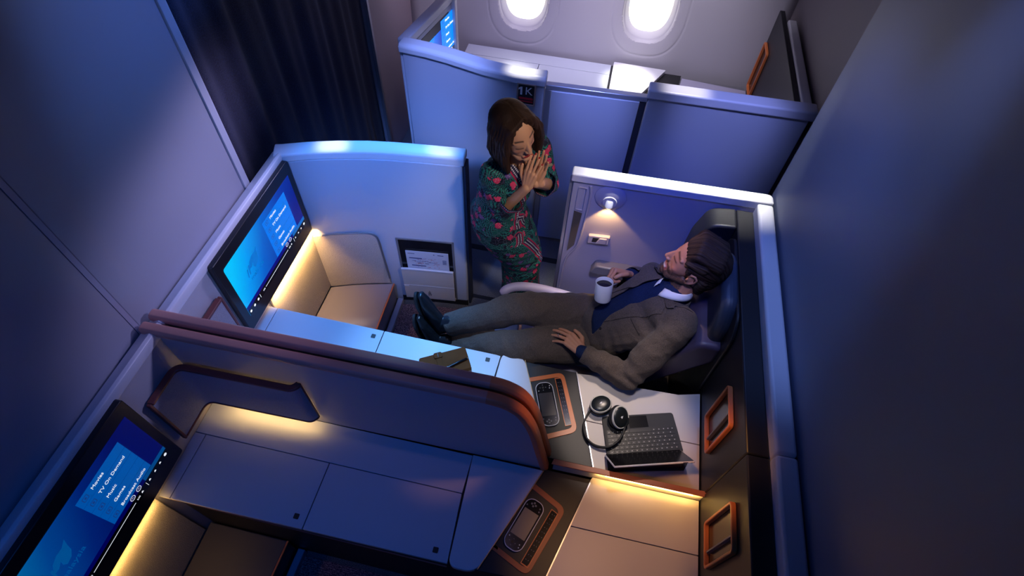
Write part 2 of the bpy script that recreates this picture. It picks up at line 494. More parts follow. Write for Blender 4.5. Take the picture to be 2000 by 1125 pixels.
def seatbelt_icon(m, cx, cz, d):
    for dx, dz, w, h in ((0, .03, .008, .008), (0, .014, .016, .014), (-.006, -.006, .006, .022), (.006, -.006, .006, .022), (0, 0, .026, .005)):
        y = ycur(cx+dx, d); m.box(cx+dx-w/2, cx+dx+w/2, y-.001, y, cz+dz-h/2, cz+dz+h/2)
m = MB(); seatbelt_icon(m, -.845, .115, .0262); m.build('stowage_icon', GREY, pk)
# card in the pocket
CARD = mat('printed_card', (.55, .58, .68, 1), .5)
cd = thing('safety_card', (-.83, 1.94, .25), 'white printed safety card standing in the literature pocket', 'card')
cx = list(np.linspace(-.962, -.712, 9))
m = MB(); slab(m, .25, .512, .008, .0105, cx); m.build('sheet', CARD, cd)
INK = mat('card_ink_blue', (.03, .04, .16, 1), .5); INKR = mat('card_ink_red', (.45, .12, .14, 1), .5)
for z0_, z1_, xa_, xb_ in ((.445, .452, -.945, -.87), (.377, .384, -.935, -.85), (.487, .491, -.95, -.91), (.487, .492, -.775, -.74), (.487, .493, -.80, -.793)):
    m = MB(); slab(m, z0_, z1_, .0106, .0112, list(np.linspace(xa_, xb_, 3))); m.build('heading_bar', INK, cd)
m = MB()
rnd = random.Random(3)
for i in range(14):
    x = -.93+rnd.random()*.12; z = .40+rnd.random()*.03; slab(m, z, z+.0016, .0106, .0112, [x, x+.02])
for i in range(6): slab(m, .445-.007*i, .4475-.007*i, .0106, .0112, [-.748, -.725])
m.build('print', INK, cd)
m = MB()
for i in range(60):
    x = -.925+rnd.random()*.15; z = .365+rnd.random()*.085; w = .004+rnd.random()*.006
    slab(m, z, z+.0022, .0106, .0111, [x, x+w])
m.build('print', INKR, cd)

# ------------------------------------------------------------------ foot wells under the monitors
for up in (True, False):
    t = thing('foot_well', (-1.25, mir(.1, up), 0), 'lit upholstered foot well beneath the far monitor, grey platform with orange edge' if up else 'dark upholstered foot well beneath the near monitor', 'foot well', 'foot wells of the paired suites')
    if up: ye = lambda x: arc_y(x)-TH-.022
    else: ye = lambda x: 2*YM-(arc_y(x)-TH-.022)
    xs_ = list(np.linspace(-1.432, -1.065, 8))
    P = [(-1.432, mir(.38, up)), (-1.045, mir(.38, up))]+[(x, ye(x)) for x in xs_[::-1]]
    m = MB(); m.prism(P, 0, .195); m.build('platform', mat('platform_vinyl', (.27, .25, .31, 1), .5) if up else mat('shaded_platform_vinyl', (.06, .055, .065, 1), .5), t, bevel=.006)  # near platform darker: the dim foot well is put into its colour
    a, b = (-1.045, mir(.38, up)), (-1.065, ye(-1.065))
    m = MB(); m.strip([(a[0]+.002, a[1], .192), (b[0]+.002, b[1], .192)], [(-.004, -.005), (-.004, .005), (.004, .005), (.004, -.005)]); m.build('edge_trim', ORANGE, t)
    a, b = (-1.035, mir(.38, up)), (-1.055, ye(-1.055))
    m = MB(); m.prism([(a[0], a[1]), (a[0]+.035, a[1]), (b[0]+.035, b[1]), (b[0], b[1])], 0.002, .05); m.build('kick_step', LAV, t, bevel=.004)
    # fabric back below the monitor
    y0, y1 = (1.33, 1.835) if up else (-.33+.01, .345)
    m = MB(); m.box(-1.449, -1.434, y0, y1, .197, .70); m.build('back_pad', FAB, t, bevel=.004)
    # fabric side pad
    px = list(np.linspace(-1.432, -1.10, 12))
    def pt(x, d): return (x, ye(x)+(.020-d if up else -.020+d))
    m = MB(); bm = m.bm
    ztop = .655
    prof = rpoly([(-1.432, .197), (-1.085, .197), (-1.105, ztop), (-1.432, ztop)], [0, .0, .06, .0], 6)
    f0 = []; f1 = []
    # finely cut polygon so that it follows the curve
    fine = []
    for i in range(len(prof)):
        A, B = V(prof[i]), V(prof[(i+1) % len(prof)]); n_ = max(1, int((B-A).length/.04))
        for k in range(n_): fine.append(A.lerp(B, k/n_))
    for q in fine:
        p0 = pt(q.x, .001); p1 = pt(q.x, .016)
        f0.append(bm.verts.new((q.x, p0[1], q.y))); f1.append(bm.verts.new((q.x, p1[1], q.y)))
    n_ = len(fine)
    bm.faces.new(f0); bm.faces.new(f1[::-1])
    for i in range(n_): bm.faces.new((f0[i], f0[(i+1) % n_], f1[(i+1) % n_], f1[i]))
    bmesh.ops.triangulate(bm, faces=bm.faces)
    m.build('side_pad', FAB, t, angle=60)
    edge = [(q.x, pt(q.x, .012)[1], q.y) for q in fine if q.x > -1.428 and (q.y > .2)]
    edge.sort(key=lambda p: math.atan2(p[2]-.2, p[0]+1.43))
    m = MB(); m.tube(edge, .0055, 8); m.build('piping', GREY, t)
    m = MB(); m.box(-1.4475, -1.440, min(y0, y1)+.02, max(y0, y1)-.02, .702, .708); m.build('light_strip', LED, t)

# suite floor covering
for up in (True, False):
    P = mirp([(-1.015, .36), (-.05, .36), (-.05, -.27), (-.64, -.265), (-.9, -.24), (-1.035, -.215)], up)
    m = MB(); m.prism(P, .0005, .012)
    o = m.build('suite_carpet', BURG)
    tag(o, 'burgundy woven carpet under the reclining man' if up else 'burgundy woven carpet on the near suite floor', 'carpet', 'carpets of the paired suites')

# ------------------------------------------------------------------ central divider
for up in (True, False):
    t = thing('privacy_divider', (-.75, mir(.81, up), CZ), 'far one of the two copper-railed dividers between the paired suites' if up else 'near one of the two copper-railed dividers, its grey face towards the empty suite', 'divider', 'central privacy dividers')
    yo = .808; dr = .014
    def yy(x): return mir(yo, up)+(x+1.45)*.010
    # outline in x-z
    # outline in x-z
    out = [(-1.50, 1.215), (-.20, 1.222)]
    corner = catmull([(-.20, 1.222), (-.135, 1.208), (-.08, 1.165), (-.04, 1.08), (-.012, .98), (.012, .86), (.045, .70)], 6)
    corner3 = catmull([(-.20, 0, 1.222), (-.135, 0, 1.208), (-.08, 0, 1.165), (-.04, 0, 1.08), (-.012, 0, .98), (.012, 0, .86), (.052, 0, CZ+.005)], 6)
    line = [(-1.505, 1.218), (-.9, 1.220), (-.5, 1.221)]+[(p.x, p.z) for p in corner3]
    pan = [(-1.448, CZ+.002), (-1.448, 1.20)]+[(x-.012, z-.012) for x, z in line[1:]][:-1]+[(.035, CZ+.002)]
    m = MB(); m.prism([(x, z) for x, z in pan], 0, .024, 'y')
    for v in m.bm.verts: v.co.y = yy(v.co.x)-.012+v.co.y
    m.build('panel', mat('divider_panel_%d' % up, (.46, .46, .53, 1), .5, bump=.2, bscale=600), t)
    m = MB(); bm = m.bm
    prof = [(-.0215, -.016), (-.0215, .006), (-.013, .016), (.013, .016), (.0215, .006), (.0215, -.016)]
    rings = []
    L3 = [V((x, yy(x), z)) for x, z in line]
    for i, p in enumerate(L3):
        tt = (L3[min(i+1, len(L3)-1)]-L3[max(i-1, 0)]).normalized(); nrm = V((-tt.z, 0, tt.x))
        rings.append([bm.verts.new(p+V((0, a, 0))+nrm*b) for a, b in prof])
    for A, B in zip(rings[:-1], rings[1:]):
        for j in range(6): bm.faces.new((A[j], A[(j+1) % 6], B[(j+1) % 6], B[j]))
    bm.faces.new(rings[0]); bm.faces.new(rings[-1][::-1])
    ro = m.build('rail', [COPPER, mat('warm_lit_rail_%d' % up, (.62, .20, .10, 1), .42)], t, bevel=.003, seg=2, angle=50)
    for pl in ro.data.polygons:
        if pl.center.x+OFF[ro.name].x > -.235: pl.material_index = 1  # bend more orange: warm light on the rail end put into the colour

# ------------------------------------------------------------------ side consoles
for up in (True, False):
    t = thing('side_console', (-.85, mir(.6, up), 0), 'long pale blue side console with the leather notebook on it' if up else 'long dark blue side console in the empty near suite', 'console', 'side consoles of the paired suites')
    f = lambda a, b: (min(mir(a, up), mir(b, up)), max(mir(a, up), mir(b, up)))
    a, b = f(.385, .795)
    m = MB(); m.box(-1.432, -.23, a, b, .0, CZ-.022)
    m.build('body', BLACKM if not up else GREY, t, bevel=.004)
    g = .0018
    SE = .637         # seam between lids and rear shelf
    tops = [('shelf', [(-1.448, SE+g), (-.262, SE+g), (-.258, .80), (-1.448, .80)]),
            ('end_filler', [(-1.448, .362), (-1.400, .362), (-1.400, SE-g), (-1.448, SE-g)]),
            ('lid', [(-1.396, .362), (-.838, .368), (-.838, SE-g), (-1.396, SE-g)]),
            ('lid', [(-.834, .368), (-.249, .372), (-.262, SE-g), (-.834, SE-g)])]
    for nme, P in tops:
        m = MB(); m.prism(mirp(P, up), CZ-.02, CZ)
        o = m.build(nme, CONSOLE, t, bevel=.0012)
        if nme == 'lid':
            cx = max(p[0] for p in P)-.055; cy = .408
            cx = -.878 if cx < -.5 else -.305
            cy = mir(cy, up)
            m = MB(); m.prism(rrect(cx, cy, .021, .021, .003), CZ+.0002, CZ+.002); m.build('latch_button', BLACKM, o)
    m = MB(); m.box(-1.44, -.235, a, b, CZ-.024, CZ-.0205); m.build('seam_backing', BLACKM, t)
    ex = MB(); yy_ = mir(.362, up); ex.box(-1.445, -.25, min(yy_, mir(.367, up)), max(yy_, mir(.367, up)), CZ-.026, CZ-.021); ex.build('edge_trim', MAROON, t)
    # white wedge shelf
    W = [(-.256, .80), (-.243, .362), (-.135, .362), (.048, .80)]
    P = rpoly(W, [.0, .035, .045, .0], 6)
    m = MB(); m.prism(mirp(P, up), CZ-.02, CZ+.012); o = m.build('wedge_shelf', PLASTIC, t, bevel=.003)
    e0, e1 = V((-.130, .375)), V((.0505, .80))
    m = MB(); m.strip([(e0.x, mir(e0.y, up), CZ+.008), (e1.x, mir(e1.y, up), CZ+.008)], [(-.0015, -.006), (-.0015, .0045), (.0015, .0045), (.0015, -.006)]); m.build('gold_edge', GOLD, o)
    # dark tray
    T = [(-.14, .372), (.125, .372), (.259, .812), (.02, .812)]
    m = MB(); m.prism(mirp([(-.235, .372), (.119, .378), (.252, .812), (-.06, .812)], up), .0, CZ-.002); m.build('tray_top', DARK, t, bevel=.003)
    e0, e1 = (.121, .378), (.254, .812)
    m = MB(); m.strip([(e0[0], mir(e0[1], up), CZ), (e1[0], mir(e1[1], up), CZ)], [(-.0025, -.006), (-.0025, .003), (.0025, .003), (.0025, -.006)]); m.build('metal_joint', TRIM, t)
    O = rpoly([(-.09, .80), (.168, .669), (.060, .392), (-.17, .49)], [.0, .035, .035, .0], 6)
    c = V((.02, .56))
    I = rpoly([(-.09, .773), (.143, .656), (.050, .418), (-.17, .514)], [.0, .025, .025, .0], 6)
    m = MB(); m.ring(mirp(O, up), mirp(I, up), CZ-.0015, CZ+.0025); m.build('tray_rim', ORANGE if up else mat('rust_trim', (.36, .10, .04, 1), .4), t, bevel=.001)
    m = MB(); m.prism(mirp(I, up), CZ-.0018, CZ-.0005); m.build('tray_floor', BLACKM, t)
    # orange-edged button strip
    B4 = [(.109, .657), (.139, .643), (.056, .421), (.024, .433)]
    BI = [(.1105, .6525), (.134, .6415), (.0545, .4265), (.0285, .4365)]
    m = MB(); m.ring(mirp(B4, up), mirp(BI, up), CZ, CZ+.003); o = m.build('button_panel_frame', ORANGE, t)
    m = MB(); m.prism(mirp(BI, up), CZ-.0004, CZ+.002); o2 = m.build('button_panel', BLACK, t)
    m = MB(); d = (V((.053, .43))-V((.125, .648))); dn = d.normalized(); sd_ = V((-dn.y, dn.x))
    rnd = random.Random(5)
    for i in range(11):
        q = V((.122, .640)).lerp(V((.043, .437)), (i+.3)/11)
        for k in range(2):
            q2 = q+sd_*(k-.5)*.010; r_ = rnd.random()*3
            m.prism([(a_, mir(b_, up)) for a_, b_ in rrect(q2.x, q2.y, .0045, .0014, .0004, 2, r_)], CZ+.0021, CZ+.0026)
    m.build('button_icons', mat('pale_icon_ink_%d' % up, (.22, .22, .25, 1), .5), o2)
    # outer laminate beside the headrest
    SE2 = .609
    y_in = .8215
    for nme, Q in (('armrest_top', [(.2555, y_in), (.1940, SE2+g), (.70, SE2+g), (.70, y_in)]), ('armrest_top', [(.193, SE2-g), (.1255, .383), (.25, .371), (.42, .392), (.60, .385), (.70, .358), (.70, SE2-g)])):
        m = MB(); m.prism(mirp(Q, up), CZ-.02, CZ); m.build(nme, CREAM, t, bevel=.0012)
    m = MB(); m.prism(mirp([(.12, .405), (.695, .405), (.695, .80), (.22, .80)], up), 0, CZ-.021); m.build('pedestal', BLACKM, t)

# lit ledge between the two armrest tops
t = thing('console_ledge', (.38, YM, CZ), 'copper-topped ledge with a glowing cream face between the two armrest tops', 'ledge')
m = MB(); m.prism([(.085, .822), (.704, .826), (.704, .842), (.09, .838)], CZ-.01, CZ+.052); m.build('riser', CREAM, t)
m = MB(); m.prism([(.075, .8185), (.712, .8225), (.712, .846), (.082, .842)], CZ+.052, CZ+.060); m.build('cap', mat('burnt_orange_cap', (.50, .17, .08, 1), .4), t, bevel=.002)
m = MB(); m.box(.30, .66, .8195, .8222, CZ+.0495, CZ+.0517); m.build('light_strip', LED, t)

# ------------------------------------------------------------------ controllers in the trays
def controller(up):
    z = CZ
    t = thing('seat_controller', (.0175, mir(.572, up), z), 'black handheld seat controller with silver rim in the orange tray beside the man' if up else 'black handheld seat controller with a beige screen in the near suite tray', 'controller', 'handheld seat controllers')
    d = V((.07, .19)).normalized(); s = V((d.y, -d.x)); c = V((.012, .572))
    ang = math.atan2(d.y, d.x)
    def W(u, v): q = c+d*u+s*v; return (q.x, mir(q.y, up))
    def poly(P): return [W(*p) for p in P][::(-1 if up else 1)]
    m = MB(); m.prism(poly(rrect(0, 0, .212, .080, .032, 8)), z, z+.012); m.build('casing', BLACK, t, bevel=.003, seg=3)
    m = MB(); m.ring(poly(rrect(0, 0, .214, .082, .033, 8)), poly(rrect(0, 0, .208, .076, .030, 8)), z+.006, z+.0125); m.build('rim', PLASTIC, t)
    m = MB(); m.prism(poly(rrect(.003, 0, .112, .064, .001, 1)), z+.0122, z+.0128)
    m.build('screen', mat('controller_screen_%d' % up, (.05, .045, .05, 1) if up else (.30, .25, .17, 1), .25), t)
    def disc(u, v, r, nme, mt):
        m = MB(); m.prism(poly([(u+r*math.cos(a), v+r*math.sin(a)) for a in np.linspace(0, 2*PI, 13)[:-1]]), z+.0122, z+.0142); m.build(nme, mt, t)
    for u, v in ((.092, 0), (.078, .0), (.085, -.009), (.085, .009)): disc(u, v-.006, .0042, 'button', GREY)
    for u, v in ((.083, .024), (.071, .026), (.072, -.030)): disc(u, v, .0032, 'button', GREY)
    for u, v in ((-.067, 0), (-.093, 0), (-.08, -.013), (-.08, .013)): disc(u, v-.006, .0022, 'button', GREY)
    disc(-.08, -.006, .0055, 'thumb_pad', BLACKM)
    for u, v in ((-.075, .024), (-.086, .026), (-.065, -.028)): disc(u, v, .0022, 'button', WHITE)
controller(True); controller(False)

# ------------------------------------------------------------------ magazine holders on the divider side
for up in (True, False):
    t = thing('magazine_holder', (-1.3, mir(.7, up), CZ+.1), 'maroon-edged fabric holder beside the far monitor, half hidden by the rail' if up else 'maroon-edged wraparound fabric holder with warm light below it in the near suite', 'holder', 'wraparound magazine holders')
    z0, z1 = CZ+.085, 1.035
    path = [(-1.428, .592), (-1.428, .70)]+[tuple(q) for q in [(-1.424, .728), (-1.408, .748), (-1.38, .757)]]+[(-.99, .765)]+[(-.955, .768), (-.938, .780), (-.932, .797)]
    K_ = [V((-1.428, .592, 0)), V((-1.428, .757, 0)), V((-.948, .766, 0)), V((-.934, .792, 0))]
    P3 = [K_[0], K_[0].lerp(K_[1], .35)]
    for a_, b_, c_, r_ in ((K_[0], K_[1], K_[2], .045), (K_[1], K_[2], K_[3], .024)):
        s0 = b_+(a_-b_).normalized()*r_; s1 = b_+(c_-b_).normalized()*r_
        P3 += [s0*(1-t_)**2+b_*(2*t_*(1-t_))+s1*t_*t_ for t_ in np.linspace(0, 1, 9)]
    P3.append(K_[3])
    fine = [V((p.x, mir(p.y, up), 0)) for p in P3]
    def wall(m, za, zb, th, o_):
        m.strip([(p.x, p.y, (za+zb)/2) for p in fine], [(-th/2+o_, -(zb-za)/2), (-th/2+o_, (zb-za)/2), (th/2+o_, (zb-za)/2), (th/2+o_, -(zb-za)/2)])
    m = MB(); wall(m, z0, z1, .010, 0); m.build('fabric_band', fabric('holder_fabric_%d' % up, (.30, .30, .36, 1), (.42, .42, .50, 1), 500, .4), t, angle=60)
    m = MB(); wall(m, z1, z1+.014, .026, 0); wall(m, z0-.012, z0, .016, 0)
    p0 = fine[0]; m.box(p0.x-.009, p0.x+.009, min(p0.y, mir(.580, up)), max(p0.y, mir(.580, up)), z0-.01, z1+.012)
    p1 = fine[-1]; m.box(p1.x-.007, p1.x+.007, p1.y-.004, p1.y+.004, z0-.01, z1+.012)
    m.build('edge_trim', MAROON, t, bevel=.003)
    m = MB(); y = mir(.785, up); m.box(-1.36, -.96, y-.006, y+.006, z0+.006, z0+.012); m.build('light_strip', LED, t)

# ------------------------------------------------------------------ monitors
def logo_pts(s=1.):
    # kite outline, roughly as on the screen
    return [(x*s, y*s) for x, y in [(-.5, -.1), (-.25, .28), (.05, .42), (.35, .40), (.62, .58), (.50, .22), (.42, -.12), (.22, -.36), (-.05, -.42), (-.12, -.22), (-.05, .02), (-.28, -.14)]]
def screen_mat(name, k, sh=.20):
    m, nt, p = new_mat(name)
    p.inputs['Base Color'].default_value = (.002, .002, .004, 1); p.inputs['Roughness'].default_value = .22
    tc = N(nt, 'ShaderNodeTexCoord'); sx = N(nt, 'ShaderNodeSeparateXYZ')
    L = nt.links.new
    L(tc.outputs['Generated'], sx.inputs[0])
    r = N(nt, 'ShaderNodeValToRGB'); e = r.color_ramp.elements
    cols = [(0., (0, .52, .95)), (.22, (0, .30, .85)), (.45, (0, .11, .58)), (.72, (0, .03, .36)), (1., (0, .005, .22))]
    e[0].position = 0; e[0].color = cols[0][1]+(1,); e[1].position = 1; e[1].color = cols[-1][1]+(1,)
    for q, c in cols[1:-1]:
        x = e.new(q); x.color = c+(1,)
    md = N(nt, 'ShaderNodeMath', operation='MULTIPLY_ADD'); md.inputs[1].default_value = -.30
    L(sx.outputs['Z'], md.inputs[0]); L(sx.outputs['Y'], md.inputs[2])
    m2 = N(nt, 'ShaderNodeMath', operation='ADD'); m2.inputs[1].default_value = sh
    L(md.outputs[0], m2.inputs[0]); L(m2.outputs[0], r.inputs[0])
    L(r.outputs[0], p.inputs['Emission Color']); p.inputs['Emission Strength'].default_value = k
    return m
RX = Matrix.Rotation(PI/2, 3, 'Z') @ Matrix.Rotation(PI/2, 3, 'X')   # text facing +x, reading towards +y
def monitor(y0, y1, z0, z1, label, k, x=-1.449, detail=True, rotz=0., org=None):
    t = thing('monitor', (x, (y0+y1)/2, z0), label, 'monitor', 'suite monitors')
    xf = x+.028
    m = MB(); pts = rpoly([(y0, z0), (y1, z0), (y1, z1), (y0, z1)], .012, 3)
    m.prism(pts, x, xf, 'x'); m.build('bezel', mat('monitor_bezel', (.010, .011, .016, 1), .3), t, bevel=.003)
    sy0, sy1, sz0, sz1 = y0+.042, y1-.036, z0+.080, z1-.062
    m = MB(); m.prism(rpoly([(sy0, sz0), (sy1, sz0), (sy1, sz1), (sy0, sz1)], [.0, 0, 0, .012], 3), xf+.0002, xf+.0012, 'x')
    scn = m.build('screen', screen_mat('screen_glow', k, .20 if k > .6 else .42), t)
    w = sy1-sy0; h = sz1-sz0
    X = xf+.0016
    # control bar
    m = MB(); m.box(X-.0002, X+.0002, sy0, sy1, sz0, sz0+.038); m.build('control_bar', BLACK, scn)
    m = MB(); m.box(X-.0002, X+.0001, sy0, sy1, sz0+.038, sz0+.060); m.build('dark_bar', emis('screen_dark_blue', (0, .0, .30, 1), k*.6), scn)
    m = MB(); m.box(X-.0001, X+.0003, sy1-.13, sy1, sz0+.038, sz0+.060); m.build('dark_bar', emis('screen_mid_blue', (0, .16, .62, 1), k*.8), scn)
    py0, py1, pz0, pz1 = sy0+.312, sy0+.530, sz0+.062, sz0+.300
    m = MB(); n = 5; hh = (pz1-pz0)/n
    for i in range(n): m.box(X, X+.0005, py0, py1, pz0+i*hh+.0008, pz0+(i+1)*hh-.0008)
    mp = m.build('menu_panel', emis('screen_menu_blue', (.0, .17, .80, 1), k*1.05), scn)
    tw = emis('screen_text_white', (.85, .9, 1, 1), max(k*1.1, .9))
    for i, s in enumerate(['Movies', 'TV On Demand', 'Music', 'Games', 'Broadcast Audio']):
        txt('menu_text', s, .0205, (X+.0012, py0+.060, pz1-(i+.5)*hh), RX, tw, mp)
    fm = emis('screen_icon_blue', (.02, .10, .55, 1), k*.8)
    for i in range(5):
        cy, cz = py0+.030, pz1-(i+.5)*hh
        m = MB(); m.ring(rrect(cy, cz, .024, .022, .004, 3), rrect(cy, cz, .019, .017, .003, 3), X+.0006, X+.0009, 'x')
        m.prism(rrect(cy, cz, .008, .008, .002, 2), X+.0006, X+.0009, 'x')
        m.build('menu_icon', fm, mp)
    for cy in (sy0+.408, sy0+.444):
        m = MB(); z_ = sz0+.050
        C = [(cy+.0115*math.cos(a), z_+.0115*math.sin(a)) for a in np.linspace(0, 2*PI, 25)[:-1]]
        D = [(cy+.0095*math.cos(a), z_+.0095*math.sin(a)) for a in np.linspace(0, 2*PI, 25)[:-1]]
        m.ring(C, D, X+.0006, X+.001, 'x'); m.prism([(cy-.005, z_-.002), (cy, z_+.003), (cy+.005, z_-.002), (cy, z_+.0012)], X+.0006, X+.001, 'x')
        m.build('scroll_button', tw, mp)
    # bar icons and progress line
    m = MB(); zc = sz0+.019
    m.box(X+.0006, X+.001, sy0+.16, sy0+.40, zc-.0012, zc+.0012)
    m.build('progress_line', tw, scn)
    m = MB()
    for cy in (sy0+.015, sy0+.050, sy0+.085, sy1-.018):
        m.prism([(cy+.007*math.cos(a), zc+.007*math.sin(a)) for a in np.linspace(0, 2*PI, 17)[:-1]], X+.0006, X+.001, 'x')
    for cy in (sy1-.052, sy1-.084, sy1-.118, sy1-.165):
        m.prism([(cy-.005, zc-.003), (cy+.005, zc-.003), (cy+.002, zc+.005), (cy-.003, zc+.004)], X+.0006, X+.001, 'x')
    m.box(X+.0006, X+.001, sy0+.104, sy0+.106, zc-.012, zc+.012); m.box(X+.0006, X+.001, sy1-.136, sy1-.1345, zc-.012, zc+.012)
    m.build('bar_icons', tw, scn)
    txt('bar_text', '0:00', .010, (X+.0012, sy0+.135, zc), RX, tw, scn); txt('bar_text', '0:00', .010, (X+.0012, sy0+.41, zc), RX, tw, scn)
    # logo
    lm = emis('screen_logo_blue', (.0, .22, .85, 1), k*.75)
    cy, cz = sy0+.165, sz0+.205
    m = MB(); m.prism([(cy+a*.085, cz+b*.085) for a, b in logo_pts()], X, X+.0005, 'x')
    m.prism([(cy-.052+a, cz-.035+b) for a, b in ((0, 0), (.008, .002), (.020, .050), (.012, .050))], X, X+.0005, 'x')
    m.prism([(cy-.068+a, cz-.040+b) for a, b in ((0, 0), (.007, .002), (.018, .044), (.011, .044))], X, X+.0005, 'x')
    m.build('logo', lm, scn)
    txt('logo_text', 'malaysia', .034, (X+.0006, cy, cz-.060), RX, lm, scn, 'CENTER')
    return t
monitor(1.128, 1.810, .712, 1.195, 'large black-framed monitor lit with a bright blue menu at the far suite', 1.0)
monitor(-.145, .540, .712, 1.195, 'large black-framed monitor with a darker blue menu in the near suite, cut by the frame', .42)

# ------------------------------------------------------------------ headrest walls and wall pockets
for up in (True, False):
    t = thing('headrest_wall', (.78, mir(.2, up), 0), 'charcoal headrest wall with pale cap behind the man' if up else 'charcoal headrest wall with pale cap in the empty near suite', 'partition', 'headrest walls of the paired suites')
    a, b = (YM+.0012, 2.028) if up else (-.33, YM-.0012)
    m = MB(); m.box(.705, .782, a, b, 0, 1.175); m.build('panel', DARK, t, bevel=.006)
    m = MB(); m.box(.783, .855, a, b if not up else 2.04, 0, 1.225); m.build('cap', PLASTIC, t, bevel=.012, seg=3)
    cy, w = (1.068, .178) if up else (.622, .170)
    f = thing('wall_niche', (.70, cy, .775), 'upright orange-framed niche on the headrest wall beside the laptop' if up else 'upright orange-framed niche on the headrest wall of the near suite', 'niche', 'orange framed wall niches')
    O = rrect(cy, .918, w, .30, .018, 4); I = rrect(cy, .918, w-.022, .278, .012, 4)
    m = MB(); m.ring(O, I, .686, .7045, 'x'); m.build('frame', ORANGE, f, bevel=.003)
    m = MB(); m.prism(I, .7035, .7045, 'x'); m.build('backing', BLACK, f)
    m = MB(); m.box(.690, .703, cy+(-.03), cy-.024, .79, 1.045); m.build('hinge_strip', GREY, f)

# ------------------------------------------------------------------ side partition by the man
def PY(x): return 2.035+.030*(x+.065)/.91
sp = thing('side_partition', (.4, 2.06, 0), 'pale lavender side partition with bright white cap behind the reclining man', 'partition')
m = MB(); m.prism([(-.065, PY(-.065)), (.86, PY(.86)), (.86, PY(.86)+.045), (-.065, PY(-.065)+.045)], 0, 1.185)
m.build('panel', SIDEP, sp, bevel=.004)
m = MB(); m.prism(rpoly([(-.078, PY(-.065)-.014), (.858, PY(.86)-.014), (.858, PY(.86)+.048), (-.078, PY(-.065)+.048)], [.01, .0, .03, .01], 4), 1.175, 1.225)
m.build('top_cap', PLASTIC, sp, bevel=.008, seg=3)
m = MB(); m.box(-.085, -.066, PY(-.065)+.010, PY(-.065)+.040, 0, 1.17); m.build('door_channel', TRIM, sp, bevel=.003)
def yp(x, d=0): return PY(x)-d
def onp(P, d): return [V((x, yp(x, d), z)) for x, z in P]
edge = catmull([(.020, 0, 1.155), (.028, 0, 1.10), (.027, 0, .98), (.018, 0, .80), (.006, 0, .705), (-.022, 0, .64), (-.040, 0, .57), (-.046, 0, .40), (-.050, 0, .02)], 6)
m = MB(); m.tube([(p.x, yp(p.x, .002), p.z) for p in edge], [.007]*len(edge), 8); m.build('edge_moulding', SIDEP, sp)
m = MB(); P = rpoly([(-.036, .985), (-.036, 1.14), (.008, 1.14), (.008, .985)], .008, 3)
m.ring(P, rpoly([(-.032, .99), (-.032, 1.136), (.004, 1.136), (.004, .99)], .006, 3), yp(0, .006), yp(0, -.002), 'y'); m.build('switch_plate', SIDEP, sp)
m = MB(); m.prism([(-.040, .66), (-.038, .975), (.004, .965), (-.006, .72)], yp(0, .004), yp(0, -.004), 'y'); m.build('door_slot', mat('amber_smoked_panel', (.10, .085, .07, 1), .3), sp)
m = MB(); P = rpoly([(.105, .555), (.13, .625), (.56, .625), (.56, .555)], [.02, .02, 0, 0], 5)
m.prism(P, yp(.3, .055), yp(.3, -.004), 'y'); m.build('armrest', GREY, sp, bevel=.008, seg=3)
# reading light
rl = thing('reading_light', (.125, 2.03, 1.09), 'round domed reading light on the side partition, casting a warm beam', 'light')
Rm_ = Matrix.Rotation(PI/2, 3, 'X')
m = MB(); m.lathe([(.078, 0), (.076, .006), (.066, .012), (.055, .015), (.040, .020), (.0, .022)], (.125, yp(.125), 1.10), Rm_, 40)
m.build('dome', SIDEP, rl)
m = MB(); m.lathe([(.034, .016), (.036, .022), (.034, .027), (.028, .026), (.0, .024)], (.125, yp(.125), 1.088), Rm_, 32); m.build('bezel_ring', SIDEP, rl)
hd = V((0, -.35, -1)).normalized()
Rh = hd.to_track_quat('Z', 'Y').to_matrix()
m = MB(); m.lathe([(0, -.022), (.016, -.020), (.019, -.012), (.019, .014), (.016, .018), (0, .018)], (.125, yp(.125)-.028, 1.080), Rh, 24); m.build('lamp_head', PLASTIC, rl)
m = MB(); m.lathe([(0, .0), (.013, .0), (.013, .002), (0, .002)], V((.125, yp(.125)-.028, 1.080))+hd*.0185, Rh, 24); m.build('lens', emis('reading_lens', (1, .75, .45, 1), 6), rl)
# coat hook
ch = thing('coat_hook', (.115, 2.0, .78), 'small cream flip-out coat hook below the reading light', 'hook')
m = MB(); P = rpoly([(.060, .765), (.060, .825), (.172, .835), (.172, .775)], .006, 3)
m.prism(P, yp(.1, .018), yp(.1, -.002), 'y'); m.build('base', CREAM, ch, bevel=.004)
m = MB(); P = [(.082, .782), (.084, .815), (.118, .818), (.104, .784)]
m.prism(P, yp(.1, .019), yp(.1, .0175), 'y'); m.build('recess', BLACKM, ch)
m = MB(); P = rpoly([(.106, .780), (.120, .820), (.158, .823), (.158, .784)], .003, 2)
m.prism(P, yp(.1, .024), yp(.1, .0175), 'y'); m.build('flap', CREAM, ch, bevel=.002)

